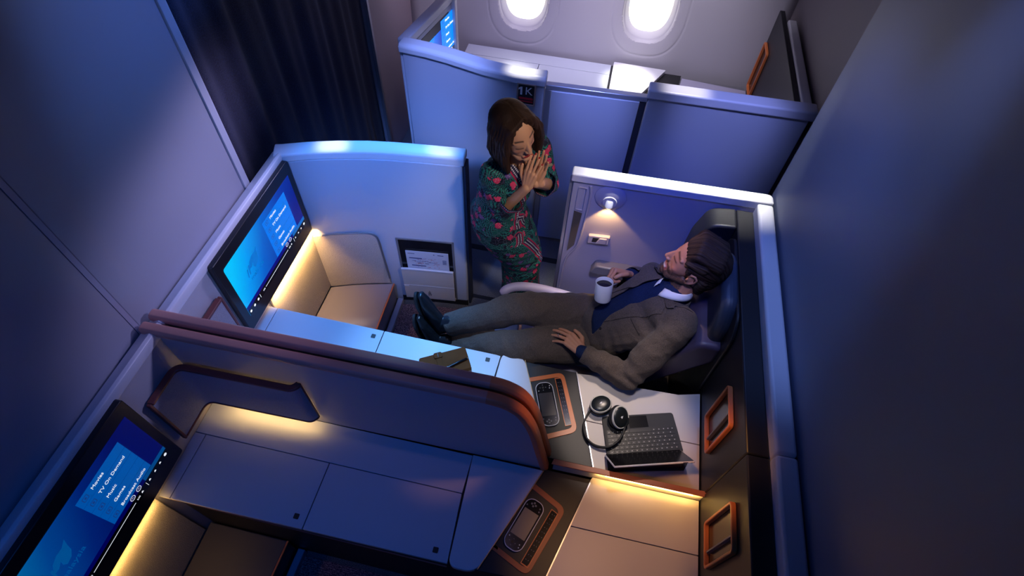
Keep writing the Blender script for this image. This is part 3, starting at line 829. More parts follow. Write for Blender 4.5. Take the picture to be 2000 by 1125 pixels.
# ------------------------------------------------------------------ seat
st = thing('recliner', (.2, 1.6, 0), 'reclined suite seat in lavender and navy leather under the man', 'seat')
def cushion(name, P, y0, y1, mt, bev, par=st):
    m = MB(); m.prism(P, y0, y1, 'y'); return m.build(name, mt, par, bevel=bev, seg=4, angle=60)
cushion('seat_cushion', rpoly([(-.20, .38), (-.20, .485), (.12, .50), (.36, .52), (.36, .38)], .03), 1.36, 1.86, LAV, .03)
cushion('leg_rest', rpoly([(-.40, .38), (-.40, .43), (-.215, .49), (-.215, .42)], .012), 1.39, 1.62, LAV, .015)
m = MB(); pth = catmull([(-.36, 1.80, .47), (-.30, 1.845, .485), (-.20, 1.862, .495), (-.06, 1.872, .478), (.15, 1.876, .44)], 6)
m.tube(pth, [.010, .018, .023]+[.026]*(len(pth)-3), 24); m.build('side_bolster', mat('pale_lavender_leather', (.46, .42, .64, 1), .4, bump=.2, bscale=350), st)
cushion('seat_pan', [(-.18, .06), (-.18, .378), (.50, .378), (.50, .06)], 1.40, 1.84, BLACKM, .01)
cushion('backrest', rpoly([(.30, .52), (.40, .46), (.70, .86), (.70, .98), (.60, .98)], .03), 1.37, 1.86, mat('plum_leather', (.075, .06, .115, 1), .42, bump=.2, bscale=350), .03)
# headrest: plump cushion leaning on the wall
m = MB(); P = rpoly([(1.405, .86), (1.40, 1.08), (1.455, 1.185), (1.72, 1.195), (1.80, 1.13), (1.80, .86)], .05, 5)
m.prism(P, .632, .700, 'x'); m.build('headrest', NAVY2, st, bevel=.028, seg=4, angle=60)
m = MB(); P = rpoly([(1.405, .79), (1.41, .93), (1.79, .93), (1.79, .79)], .03, 4)
m.prism(P, .60, .660, 'x')
for v in m.bm.verts: v.co.x += (v.co.z-.86)*.45
m.build('neck_cushion', NAVY, st, bevel=.022, seg=4, angle=60)
# wrap-around shell
m = MB(); P = rpoly([(.520, .50), (.545, 1.02), (.585, 1.165), (.704, 1.178), (.704, .50)], [0, .03, .05, .0, 0], 5)
m.prism(P, 1.905, 2.030, 'y'); m.build('shell_wing', DARK, st, bevel=.012, seg=3)
m = MB(); P = rpoly([(.56, 1.03), (.60, 1.10), (.66, 1.105), (.66, 1.06)], .012, 4)
m.prism(P, 1.892, 1.91, 'y'); m.build('wing_pad', NAVY, st, bevel=.008)
m = MB(); O = rpoly([(1.34, .50), (1.34, 1.10), (1.40, 1.170), (1.84, 1.174), (1.904, 1.10), (1.904, .50)], .04, 5)
I = rpoly([(1.385, .50), (1.385, 1.08), (1.43, 1.14), (1.80, 1.145), (1.85, 1.08), (1.85, .50)], .04, 5)
m.prism(O, .690, .704, 'x'); m.build('shell_back', DARK, st, bevel=.004)
# ------------------------------------------------------------------ window suite across the aisle
WZ = 1.25
def fy(x):   # outer face of the front partition
    return float(np.interp(x, [-1.17, -1.02, -.88, -.66, -.47, -.325], [2.762, 2.748, 2.722, 2.665, 2.640, 2.648]))
t = thing('front_partition', (-.75, 2.7, 0), 'curved blue-grey partition of the window suite with a thick white cap, carrying the seat sign', 'partition')
xs = list(np.linspace(-1.165, -.325, 20))
m = MB(); m.prism([(x, fy(x)) for x in xs]+[(x, fy(x)+.07) for x in xs[::-1]], 0, WZ); m.build('shell', PANEL, t, bevel=.008, angle=30)
m = MB(); path = [(x, fy(x)+.038, WZ+.024) for x in np.linspace(-1.18, -.318, 22)]
m.strip(path, [(-.046, -.03), (-.050, .008), (-.036, .024), (.030, .024), (.048, .008), (.048, -.03)]); m.build('top_cap', PLASTIC, t, bevel=.008, seg=3)
m = MB(); m.box(-1.183, -1.168, 2.77, 2.835, 0, WZ-.01); m.build('corner_post', PANEL, t, bevel=.004)
# seat sign
sg = thing('seat_number_sign', (-.419, fy(-.419)-.01, 1.06), 'small dark 1K seat sign in a bronze frame on the window suite partition', 'sign')
y = fy(-.419)
BRZ = mat('bronze_frame', (.42, .27, .20, 1), .4)
m = MB(); m.ring(rrect(-.419, 1.187, .105, .135, .006, 3), rrect(-.419, 1.187, .088, .118, .004, 3), y-.012, y+.004, 'y'); m.build('frame', BRZ, sg, bevel=.002)
m = MB(); m.prism(rrect(-.419, 1.187, .090, .120, .004, 3), y-.008, y+.004, 'y'); m.build('plate', BLACKM, sg)
RY = Matrix.Rotation(PI/2, 3, 'X')
m = MB(); m.prism([(-.452, 1.183), (-.441, 1.183), (-.441, 1.231), (-.450, 1.231), (-.462, 1.222), (-.462, 1.212), (-.452, 1.217)], y-.009, y-.0078, 'y'); m.build('numeral', mat('sign_numeral', (.9, .85, .8, 1), .5), sg)
txt('lettering', 'K', .066, (-.405, y-.0085, 1.207), RY, mat('sign_lettering', (.9, .85, .8, 1), .5), sg, 'CENTER')
m = MB(); m.box(-.458, -.380, y-.0095, y-.008, 1.156, 1.168); m.box(-.458, -.380, y-.0095, y-.008, 1.140, 1.148); m.build('red_bar', mat('sign_red', (.6, .015, .03, 1), .4), sg)
# sliding door
dr = thing('sliding_door', (-.05, 2.72, 0), 'closed flat blue-grey sliding door of the window suite', 'door')
m = MB(); m.prism([(-.285, 2.668), (.195, 2.690), (.195, 2.715), (-.285, 2.693)], .03, 1.21); m.build('door_leaf', PANEL, dr, bevel=.003)
m = MB(); m.prism([(-.32, 2.672), (.235, 2.697), (.235, 2.738), (-.32, 2.713)], 1.211, 1.24); m.build('top_rail', TRIM, dr, bevel=.004)
m = MB(); m.box(-.322, -.287, 2.675, 2.70, 0, 1.21); m.build('door_jamb', TRIM, dr, bevel=.003)
m = MB(); m.box(.197, .232, 2.70, 2.72, 0, 1.21); m.build('door_jamb', DARKGAP, dr, bevel=.003)
# rear partition
t = thing('rear_partition', (.66, 2.72, 0), 'flat blue-grey partition right of the sliding door with a white cap', 'partition')
m = MB(); m.prism([(.236, 2.690), (1.075, 2.715), (1.075, 2.775), (.236, 2.750)], 0, WZ); m.build('shell', PANEL, t, bevel=.006)
m = MB(); m.prism(rpoly([(.226, 2.678), (1.098, 2.700), (1.098, 2.790), (.226, 2.766)], .012, 4), WZ-.006, WZ+.05); m.build('top_cap', PLASTIC, t, bevel=.012, seg=3)
# headrest wall of the window suite
t = thing('headrest_wall', (1.06, 3.3, 0), 'black headrest wall of the window suite with pale cap', 'partition')
m = MB(); m.box(1.015, 1.048, 2.792, 3.90, 0, 1.235); m.build('panel', DARK, t, bevel=.004)
m = MB(); m.box(1.049, 1.105, 2.792, 3.76, 0, 1.25); m.build('cap', PLASTIC, t, bevel=.010, seg=3)
f = thing('wall_niche', (1.01, 3.80, .7), 'copper-framed niche on the black headrest wall of the window suite', 'niche')
O = rrect(3.80, .86, .17, .34, .02, 4); I = rrect(3.80, .86, .148, .318, .014, 4)
m = MB(); m.ring(O, I, .996, 1.0145, 'x'); m.build('frame', ORANGE, f, bevel=.003)
m = MB(); m.prism(I, 1.0135, 1.0145, 'x'); m.build('backing', BLACK, f)
# monitor wall of the window suite (turned a little towards the seat)
t = thing('monitor_wall', (-1.1, 3.1, 0), 'angled pale monitor wall of the window suite', 'partition')
a, b = V((-1.165, 2.84)), V((-1.065, 3.42)); d = (b-a).normalized(); n = V((d.y, -d.x))
def q4(p, r, w0, w1): return [p+n*w0, r+n*w0, r+n*w1, p+n*w1]
m = MB(); m.prism([tuple(v) for v in q4(a, b, -.05, 0)], 0, 1.22); m.build('panel', PANEL, t, bevel=.004)
m = MB(); m.prism([tuple(v) for v in q4(a-d*.0, b+d*.01, -.058, .006)], 1.221, 1.275); m.build('top_cap', PLASTIC, t, bevel=.010, seg=3)
m = MB(); m.prism([tuple(v) for v in q4(b+d*.002, b+d*.035, -.055, .026)], 0, 1.25); m.build('end_post', PLASTIC, t, bevel=.006)
mo = monitor(2.92, 3.40, .80, 1.19, 'small blue-lit monitor in the window suite, seen edge-on', 1.6)
mo.location = V((-1.138, 3.150, .80)) + V((.0, .0, 0)); mo.rotation_euler = (0, 0, math.atan2(-d.x, d.y))
# console under the windows
t = thing('side_console', (-.3, 3.6, 0), 'long pale lilac console under the cabin windows', 'console')
m = MB(); m.box(-1.02, 1.0, 3.30, 3.93, 0, CZ-.022); m.build('body', GREY, t)
tops = [('top', [(-1.04, 3.47), (-.522, 3.47), (-.522, 3.80), (-1.10, 3.80)]), ('top', [(-.518, 3.30), (.01, 3.30), (.01, 3.80), (-.518, 3.80)]), ('shelf', [(-1.10, 3.804), (.01, 3.804), (.01, 3.935), (-1.10, 3.935)]), ('armrest_top', [(.46, 3.30), (1.005, 3.30), (1.005, 3.86), (.54, 3.90)])]
for nme, P in tops:
    m = MB(); m.prism(P, CZ-.02, CZ); m.build(nme, LAV if nme == 'armrest_top' else CONSOLE, t, bevel=.002)
m = MB(); m.prism([(.012, 3.31), (.45, 3.31), (.535, 3.935), (.012, 3.935)], CZ-.02, CZ-.004); m.build('tray_top', BLACKM, t)
O = rpoly([(.25, 3.84), (.41, 3.72), (.37, 3.45), (.20, 3.45)], .03); I = rpoly([(.25, 3.81), (.385, 3.71), (.35, 3.475), (.22, 3.475)], .02)
m = MB(); m.ring(O, I, CZ-.004, CZ); m.build('tray_rim', COPPER, t)
m = MB(); m.prism(rpoly([(.026, 3.55), (.240, 3.55), (.415, 3.925), (.026, 3.935)], .01, 3), CZ+.002, CZ+.030); m.build('wedge_shelf', PLASTIC, t, bevel=.004)
# ------------------------------------------------------------------ things on the consoles
LEATH = mat('tan_leather', (.125, .045, .014, 1), .75, bump=.4, bscale=160, var=.3, vscale=14, spec=.08)
t = thing('notebook', (-.50, 1.18, CZ), 'tan brown leather notebook with a strap closure on the pale console', 'notebook')
A, B, C_, D_ = V((-.628, 1.176)), V((-.432, 1.289)), V((-.358, 1.206)), V((-.548, 1.094))
u = (B-A).normalized(); v = V((u.y, -u.x)); c = (A+C_)/2; L_ = (B-A).length; W_ = .118; ang = math.atan2(u.y, u.x)
m = MB(); m.prism(rrect(c.x, c.y, L_-.01, W_-.008, .006, 3, ang), CZ+.004, CZ+.020); m.build('pages', mat('dark_page_edge', (.10, .06, .04, 1), .8), t)
m = MB(); m.prism(rrect(c.x, c.y, L_, W_, .010, 4, ang), CZ+.0, CZ+.004); m.prism(rrect(c.x, c.y, L_, W_, .010, 4, ang), CZ+.020, CZ+.025)
q = c+v*(W_/2-.002); m.prism(rrect(q.x, q.y, L_, .006, .002, 2, ang), CZ+.001, CZ+.024); m.build('cover', LEATH, t, bevel=.0018, seg=2)
q = c-u*.022; m = MB(); m.prism(rrect(q.x, q.y, .026, W_+.002, .002, 2, ang), CZ+.0252, CZ+.0275); q2 = q-v*(W_/2-.012); m.prism(rrect(q2.x, q2.y, .040, .030, .008, 4, ang), CZ+.0277, CZ+.031)
m.build('strap', LEATH, t, bevel=.001)
m = MB(); m.prism(rrect(q2.x, q2.y, .003, .022, .001, 2, ang), CZ+.0312, CZ+.0318); m.build('stitch', BLACKM, t)
pn = thing('pen', (-.45, 1.19, CZ+.026), 'black pen with silver tip lying across the leather notebook', 'pen')
p0, p1 = V((-.398, 1.236, CZ+.0305)), V((-.508, 1.136, CZ+.0325)); d = (p1-p0).normalized()
m = MB(); m.tube([p0, p0+d*.004, p0+d*.06, p0+d*.10], [.0035, .0052, .0056, .0050], 16); m.build('barrel', BLACK, pn)
m = MB(); m.tube([p0+d*.1005, p0+d*.108], [.0056, .0056], 16); m.build('ferrule', TRIM, pn)
m = MB(); m.tube([p0+d*.1085, p0+d*.125, p0+d*.145, p0+d*.150], [.0046, .0042, .002, .0008], 12); m.build('tip', TRIM, pn)
m = MB(); m.tube([p0-d*.004, p0-d*.0005], [.002, .003], 12); m.build('cap_end', GOLD, pn)

# tablet computer with keyboard cover
t = thing('tablet_computer', (.45, 1.0, CZ), 'black tablet computer with attached keyboard on the cream armrest top', 'computer')
a = V((.251, 1.118)); b = V((.575, 1.195)); c2 = V((.632, 1.022)); d2 = V((.303, .925))
KC = [(.2475, 1.095), (.574, 1.192), (.632, 1.022), (.300, .915)]
KC = [(.262, 1.099), (.575, 1.191), (.628, 1.023), (.306, .918)]
z = CZ
m = MB(); m.prism(rpoly([KC[3], KC[2], KC[1], KC[0]], [.0, .0, .014, .014], 4), z, z+.007); m.build('keyboard_base', mat('charcoal_cover_cloth', (.022, .022, .024, 1), .6), t, bevel=.0015)
A_, B_, C2, D2 = [V(q) for q in KC]
def KP(s, r, h): # s along the width 0..1, r 0 at trackpad edge .. 1 at hinge
    p = A_.lerp(B_, s).lerp(D2.lerp(C2, s), r); return (p.x, p.y, z+.007+h)
def kquad(m, s0, s1, r0, r1, h0, h1):
    P = [KP(s0, r0, 0), KP(s1, r0, 0), KP(s1, r1, 0), KP(s0, r1, 0)]
    m.prism([(p[0], p[1]) for p in P][::-1], z+.007+h0, z+.007+h1)
m = MB(); kquad(m, .36, .62, .04, .34, .0002, .0008); m.build('trackpad', BLACK, t)
m = MB(); kquad(m, .03, .97, .36, .97, .0001, .0004); m.build('key_well', BLACKM, t)
KEY = mat('key_cap', (.012, .012, .013, 1), .4); KL = mat('key_legend', (.55, .52, .48, 1), .5)
kb = []
for row in range(6):
    r0 = .375+row*.097; n = 13
    s = .04
    if row == 0: widths = [.9]*4+[1.2, 4.6, 1.2, 1, 1, .9, .9]
    elif row == 1: widths = [1.8]+[1]*10+[1.9]
    elif row == 2: widths = [2.0]+[1]*9+[1, 1.7]
    elif row == 3: widths = [1.4]+[1]*12
    elif row == 4: widths = [1]*12+[1.6]
    else: widths = [1]*14
    tot = sum(widths); k = .92/tot
    for i, w_ in enumerate(widths):
        m = MB(); kquad(m, s+.0035, s+w_*k-.0035, r0, r0+.086, .0005, .0022); ko = m.build('key', KEY, t)
        if not (row == 0 and i == 5):
            cs = s+w_*k*.5; m = MB(); kquad(m, cs-.006, cs+.006, r0+.034, r0+.056, .00225, .0024); m.build('key_legend', KL, ko)
        s += w_*k
# screen standing up from the hinge and leaning back over the ledge
h0, h1 = V((.300, .928, z+.010)), V((.618, 1.022, z+.010)); t0, t1 = V((.322, .838, z+.135)), V((.652, .936, z+.135))
ux = (h1-h0).normalized(); uy = (t0-h0); uy = (uy-ux*uy.dot(ux)).normalized(); un = ux.cross(uy)
if un.y < 0: un = -un
w_ = .335; hh = .158
o_ = h0-ux*.006
def SQ(m, x0, x1, y0, y1, n0, n1):
    vs = [o_+ux*x+uy*y+un*n for n in (n0, n1) for (x, y) in ((x0, y0), (x1, y0), (x1, y1), (x0, y1))]
    m._add(vs, [(0, 3, 2, 1), (4, 5, 6, 7), (0, 1, 5, 4), (1, 2, 6, 5), (2, 3, 7, 6), (3, 0, 4, 7)])
m = MB(); SQ(m, 0, w_, 0, hh, -.008, 0); scr = m.build('tablet_body', mat('silver_tablet_case', (.85, .85, .87, 1), .35), t, bevel=.003)
m = MB(); SQ(m, .004, w_-.004, .002, hh-.004, .0002, .001); m.build('screen', BLACK, t)
m = MB(); SQ(m, w_-.05, w_-.03, hh-.0005, hh+.0008, -.006, -.003); m.build('power_button', BLACKM, scr)
m = MB(); P = [(.305, .916), (.628, 1.020), (.648, .968), (.634, .935), (.318, .858)]
m.prism(P[::-1], z, z+.005); m.build('rear_flap', mat('charcoal_flap', (.03, .028, .026, 1), .6), t, bevel=.0015)
m = MB(); pA = o_+ux*.03+uy*.10-un*.009; pB = o_+ux*(w_-.03)+uy*.10-un*.009; g0 = V((.335, .868, z+.006)); g1 = V((.625, .945, z+.006))
vs = [pA, pB, g1, g0]; m._add(vs+[q+V((0, -.002, -.001)) for q in vs], [(0, 1, 2, 3), (7, 6, 5, 4), (0, 4, 5, 1), (1, 5, 6, 2), (2, 6, 7, 3), (3, 7, 4, 0)]); m.build('kickstand', BLACKM, t)

# headphones
hp = thing('headphones', (.26, 1.05, CZ), 'black over-ear headphones with white-ringed cups resting on the keyboard corner', 'headphones')
HPB = mat('headphone_black', (.012, .016, .018, 1), .28); HPM = mat('headphone_cushion', (.014, .014, .015, 1), .6); HPR = mat('headphone_ring', (.75, .74, .66, 1), .3)
def cup(c, n, rx, ry, adir):
    n = V(n).normalized(); a = V(adir); a = (a-n*a.dot(n)).normalized(); b = n.cross(a); R = Matrix((a*rx, b*ry, n)).transposed()
    m = MB(); m.lathe([(0, .018), (.5, .017), (.85, .013), (.97, .008), (1., .003), (1, -.004), (0, -.004)], c, R, 40); cu = m.build('ear_cup', HPB, hp)
    m = MB(); m.lathe([(.90, .0118), (.95, .0128), (1.0, .0095), (1.02, .006), (1.015, .003), (.97, .004), (.90, .0118)], c, R, 40); m.build('silver_ring', HPR, cu)
    m = MB(); m.lathe([(0, -.0045), (.92, -.0045), (1.02, -.010), (1.04, -.018), (.98, -.026), (.7, -.029), (0, -.026)], c, R, 40); m.build('ear_cushion', HPM, cu)
    m = MB(); q = [c+(a*x*rx+b*y*ry)*.26+n*.0185 for x, y in logo_pts()]; k = len(q)
    m._add(q+[p-n*.0035 for p in q], [tuple(range(k)), tuple(range(k, 2*k))[::-1]]+[(i, k+i, k+(i+1) % k, (i+1) % k) for i in range(k)]); m.build('logo', WHITE, cu)
cup(V((.247, 1.135, CZ+.048)), (-.10, -.05, .95), .049, .041, (.9, .5, 0))
cup(V((.335, 1.092, CZ+.052)), (.42, -.35, .85), .041, .050, (.95, .1, 0))
band = catmull([(.215, 1.120, CZ+.030), (.196, 1.085, CZ+.016), (.188, 1.035, CZ+.012), (.204, .985, CZ+.012), (.245, .955, CZ+.015), (.300, .955, CZ+.022), (.338, .985, CZ+.028), (.356, 1.020, CZ+.034), (.364, 1.058, CZ+.038)], 6)
m = MB(); m.strip(band, [(-.004, -.009), (-.004, .009), (.004, .009), (.004, -.009)]); m.build('headband', HPM, hp, bevel=.002)
m = MB(); m.tube([(.215, 1.120, CZ+.030), (.205, 1.135, CZ+.038), (.215, 1.165, CZ+.042)], .004, 8); m.tube([(.364, 1.058, CZ+.038), (.375, 1.075, CZ+.044), (.372, 1.10, CZ+.048)], .004, 8); m.build('yoke', HPB, hp)
# ------------------------------------------------------------------ figure tools
def loft(m, nodes, seg=20, dome=True):
    """nodes: (pos, a, b, axisA) elliptical sections, a along axisA"""
    P = [V(n[0]) for n in nodes]; k = len(P)
    def ring(c, a, b, A, t):
        t = t.normalized(); A = (A-t*A.dot(t)).normalized(); B = t.cross(A)
        return [m.bm.verts.new(c+A*(a*math.cos(2*PI*j/seg))+B*(b*math.sin(2*PI*j/seg))) for j in range(seg)]
    rings = []
    T = [(P[min(i+1, k-1)]-P[max(i-1, 0)]).normalized() for i in range(k)]
    if dome:
        n = nodes[0]; h = min(n[1], n[2])
        for a in (75, 45, 20):
            c, s = math.cos(math.radians(a)), math.sin(math.radians(a)); rings.append(ring(P[0]-T[0]*h*s, n[1]*c, n[2]*c, V(n[3]), T[0]))
    for i, n in enumerate(nodes): rings.append(ring(P[i], n[1], n[2], V(n[3]), T[i]))
    if dome:
        n = nodes[-1]; h = min(n[1], n[2])
        for a in (20, 45, 75):
            c, s = math.cos(math.radians(a)), math.sin(math.radians(a)); rings.append(ring(P[-1]+T[-1]*h*s, n[1]*c, n[2]*c, V(n[3]), T[-1]))
    for A, B in zip(rings[:-1], rings[1:]):
        for j in range(seg): m.bm.faces.new((A[j], A[(j+1) % seg], B[(j+1) % seg], B[j]))
    m.bm.faces.new(rings[0][::-1]); m.bm.faces.new(rings[-1])
    return m

def smooth_nodes(nodes, n=5):
    out = []; k = len(nodes)
    pos = catmull([x[0] for x in nodes], n)
    for i, p in enumerate(pos):
        t = i/n; j = min(int(t), k-2); f = t-j
        A, B = nodes[j], nodes[j+1]; g = f*f*(3-2*f)
        out.append((p, A[1]*(1-g)+B[1]*g, A[2]*(1-g)+B[2]*g, V(A[3])*(1-g)+V(B[3])*g))
    return out

def sculpt(mb, voxel, iters=4, factor=.5):
    bmesh.ops.recalc_face_normals(mb.bm, faces=mb.bm.faces)
    me = bpy.data.meshes.new('tmp'); mb.bm.to_mesh(me); mb.bm.free()
    o = bpy.data.objects.new('tmp', me); COL.objects.link(o)
    r = o.modifiers.new('r', 'REMESH'); r.mode = 'VOXEL'; r.voxel_size = voxel; r.adaptivity = 0
    if iters:
        s = o.modifiers.new('s', 'SMOOTH'); s.factor = factor; s.iterations = iters
    bpy.context.view_layer.update()
    out = bpy.data.meshes.new_from_object(o.evaluated_get(bpy.context.evaluated_depsgraph_get()))
    bpy.data.objects.remove(o); bpy.data.meshes.remove(me)
    return out

def co_of(me):
    a = np.empty(len(me.vertices)*3); me.vertices.foreach_get('co', a); return a.reshape(-1, 3)
def set_co(me, c): me.vertices.foreach_set('co', c.reshape(-1)); me.update()
def nrm_of(me):
    a = np.empty(len(me.vertices)*3); me.vertices.foreach_get('normal', a); return a.reshape(-1, 3)
def fattr(me, name, vals):
    a = me.attributes.new(name, 'FLOAT', 'POINT'); a.data.foreach_set('value', np.asarray(vals, dtype=np.float32))
def cattr(me, name, cols):
    a = me.attributes.new(name, 'FLOAT_COLOR', 'POINT')
    c = np.ones((len(cols), 4), dtype=np.float32); c[:, :3] = cols; a.data.foreach_set('color', c.reshape(-1))
def drop(me, mask):
    """delete vertices where mask is True"""
    bm = bmesh.new(); bm.from_mesh(me); bm.verts.ensure_lookup_table()
    bmesh.ops.delete(bm, geom=[bm.verts[i] for i in np.nonzero(mask)[0]], context='VERTS')
    # soften the cut edge
    for _ in range(6):
        new = {}
        for v in bm.verts:
            if v.is_boundary:
                nb = [e.other_vert(v) for e in v.link_edges if e.is_boundary]
                if len(nb) == 2: new[v] = v.co*.5+(nb[0].co+nb[1].co)*.25
        for v, c in new.items(): v.co = c
    bm.to_mesh(me); bm.free()
def sm(x, a, b):
    t = np.clip((x-a)/(b-a), 0, 1); return t*t*(3-2*t)
def wob(c, freq, amp, seed=0.):
    """cheap smooth noise, vectorised"""
    x, y, z = c[:, 0]*freq+seed, c[:, 1]*freq+seed*1.7, c[:, 2]*freq-seed
    return amp*(np.sin(x+1.3*np.sin(y*.9+z))+np.sin(y*1.3+1.1*np.sin(z*1.1+x*.7))+np.sin(z*1.2+1.2*np.sin(x*.8-y)))/3
def seg_dist(c, P):
    """distance and arc length to a polyline"""
    best = np.full(len(c), 1e9); arc = np.zeros(len(c)); s0 = 0
    for a, b in zip(P[:-1], P[1:]):
        a = np.array(a); b = np.array(b); d = b-a; L = np.linalg.norm(d)
        t = np.clip(((c-a)@d)/(L*L), 0, 1); q = a+t[:, None]*d; r = np.linalg.norm(c-q, axis=1)
        k = r < best; best[k] = r[k]; arc[k] = (s0+t*L)[k]; s0 += L
    return best, arc

def hand(m, wrist, D, Nn, sgn, size=1., curls=((12, 18, 12),)*4, fan=(8, 3, -3, -9), thumb=((.75, .55, -.25), (.95, .2, -.2)), D2=None):
    """five-fingered hand; returns finger tip frames for the nails"""
    D = V(D).normalized(); Nn = V(Nn); Nn = (Nn-D*Nn.dot(D)).normalized(); S = D.cross(Nn)*sgn
    w = V(wrist); k = size; nails = []
    offs = (.029, .0095, -.0105, -.029); base = (.088, .092, .087, .079); L = ((.042, .026, .020), (.046, .029, .021), (.043, .027, .021), (.033, .020, .018))
    r0 = (.0088, .0090, .0086, .0076)
    FD = V(D2).normalized() if D2 else D
    for i in range(4):
        b = w+(D*base[i]+S*offs[i]+Nn*(.004 if i in (1, 2) else .0))*k
        s = w+(D*.012+S*offs[i]*.62)*k
        m.cone(s, b, .0145*k, .0112*k)
        a = math.radians(fan[i]); d = (FD*math.cos(a)+S*math.sin(a)).normalized(); n = Nn; p = b; ang = 0
        r = r0[i]*k
        for j in range(3):
            ang += math.radians(curls[i][j])
            dd = (d*math.cos(ang)-n*math.sin(ang)).normalized(); q = p+dd*L[i][j]*k
            m.cone(p, q, r, r*.92); p = q; r *= .92
        nails.append((p-dd*.004*k, dd, (n*math.cos(ang)+d*math.sin(ang)).normalized(), r))
    # thumb leaves the side of the palm near its base
    b = w+(D*.022+S*.022-Nn*.004)*k; r = .0145*k
    t = thumb
    dirs = [D*.62+S*.74-Nn*.15, D*t[0][0]+S*t[0][1]+Nn*t[0][2], D*t[1][0]+S*t[1][1]+Nn*t[1][2]]
    for d, l, r1 in zip(dirs, (.043, .032, .024), (.0115, .0100, .0088)):
        d = d.normalized(); q = b+d*l*k; m.cone(b, q, r, r1*k); b = q; r = r1*k
    nails.append((b-d*.003*k, d, (Nn*.8+S*.5).normalized(), r))
    # heel and web of the palm
    m.ell(w+(D*.045)*k, .042*k, .034*k, .0135*k, Matrix((D, S, Nn)).transposed())
    m.ell(w+(D*.035+S*.020-Nn*.006)*k, .028*k, .018*k, .014*k, Matrix((D, S, Nn)).transposed())
    return nails

def nail_mesh(nails, k, mt, par):
    for p, d, n, r in nails:
        m = MB()
        s = d.cross(n); n = s.cross(d).normalized()
        m.ell(p+n*(r*.62)+d*(.003*k), .0068*k, .0050*k, .0032*k, Matrix((d, s.normalized(), n)).transposed(), 12, 8); m.build('fingernail', mt, par)

def head_frame(C, F, U):
    F = V(F).normalized(); U = V(U); L = U.cross(F).normalized(); U = F.cross(L)
    return V(C), Matrix((F, L, U)).transposed()
def head_base(m, C, R, s, female=False):
    def E(c, r): m.ell(C+R@(V(c)*s), r[0]*s, r[1]*s, r[2]*s, R, 28, 18)
    def K(a, b, r0, r1): m.cone(C+R@(V(a)*s), C+R@(V(b)*s), r0*s, r1*s)
    j = .92 if female else 1.
    E((-.012, 0, .035), (.098, .076, .088))
    E((.030, 0, .000), (.062, .064, .085))
    E((.035, 0, -.045), (.055*j, .056*j, .055))
    E((.052, 0, -.078), (.040*j, .042*j, .030))
    E((.076, 0, -.098), (.020*j, .022*j, .017))
    K((.01, .055*j, -.045), (.062, .025*j, -.088), .020, .018); K((.01, -.055*j, -.045), (.062, -.025*j, -.088), .020, .018)
    for q in (1, -1):
        E((.052, .038*q, -.024), (.024, .020, .022))                       # cheek
        K((.0795, .012*q, .032), (.062, .050*q, .030), .0095, .009)          # brow ridge
        E((.0675, .032*q, .008), (.0135, .017, .0115))                      # closed lid over the eyeball
        E((.097, .0105*q, -.029), (.010, .0068, .0068))                    # nostril wing
        E((-.006, .074*q, -.010), (.015, .006, .026))                      # ear with its rim
        R_ = [(.008, .076, .006), (.004, .082, .020), (-.010, .086, .025), (-.022, .087, .014), (-.023, .085, -.004), (-.013, .081, -.024), (.000, .077, -.036)]
        for a_, b_ in zip(R_[:-1], R_[1:]): K((a_[0], a_[1]*q, a_[2]), (b_[0], b_[1]*q, b_[2]), .0042, .0042)
        E((.007, .078*q, -.014), (.005, .004, .007))
        K((.090, .004*q, -.060), (.080, .022*q, -.063), .0068, .004)
        K((.089, .004*q, -.071), (.079, .021*q, -.066), .0072, .004)
    K((.082, 0, .026), (.106, 0, -.020), .0075, .0085); E((.088, 0, -.014), (.018, .0125, .024))                      # nose
    E((.106, 0, -.025), (.0105, .0105, .009))
    E((.084, 0, -.066), (.012, .026, .014))                                # mouth bulge

def relax(me, mask, it=14):
    """soften part of a surface (mask 0..1 per vertex)"""
    e = np.empty(len(me.edges)*2, dtype=np.int64); me.edges.foreach_get('vertices', e); e = e.reshape(-1, 2)
    c = co_of(me); n = len(c); k = np.bincount(e.ravel(), minlength=n).clip(1)[:, None]
    for _ in range(it):
        s = np.zeros_like(c); np.add.at(s, e[:, 0], c[e[:, 1]]); np.add.at(s, e[:, 1], c[e[:, 0]])
        c = c+(s/k-c)*(.6*mask[:, None])
    set_co(me, c)
def face_mask(lc):
    F, L, U = lc[:, 0], np.abs(lc[:, 1]), lc[:, 2]
    m_ = sm(F, .025, .04)*sm(L, .013, .022)*sm(U, -.058, -.048)*(1-sm(U, .10, .12))*(L < .075)
    m_ = np.maximum(m_, sm(F, .03, .045)*sm(U, .026, .040)*(L < .075)*(U < .11))
    return np.clip(m_, 0, 1)
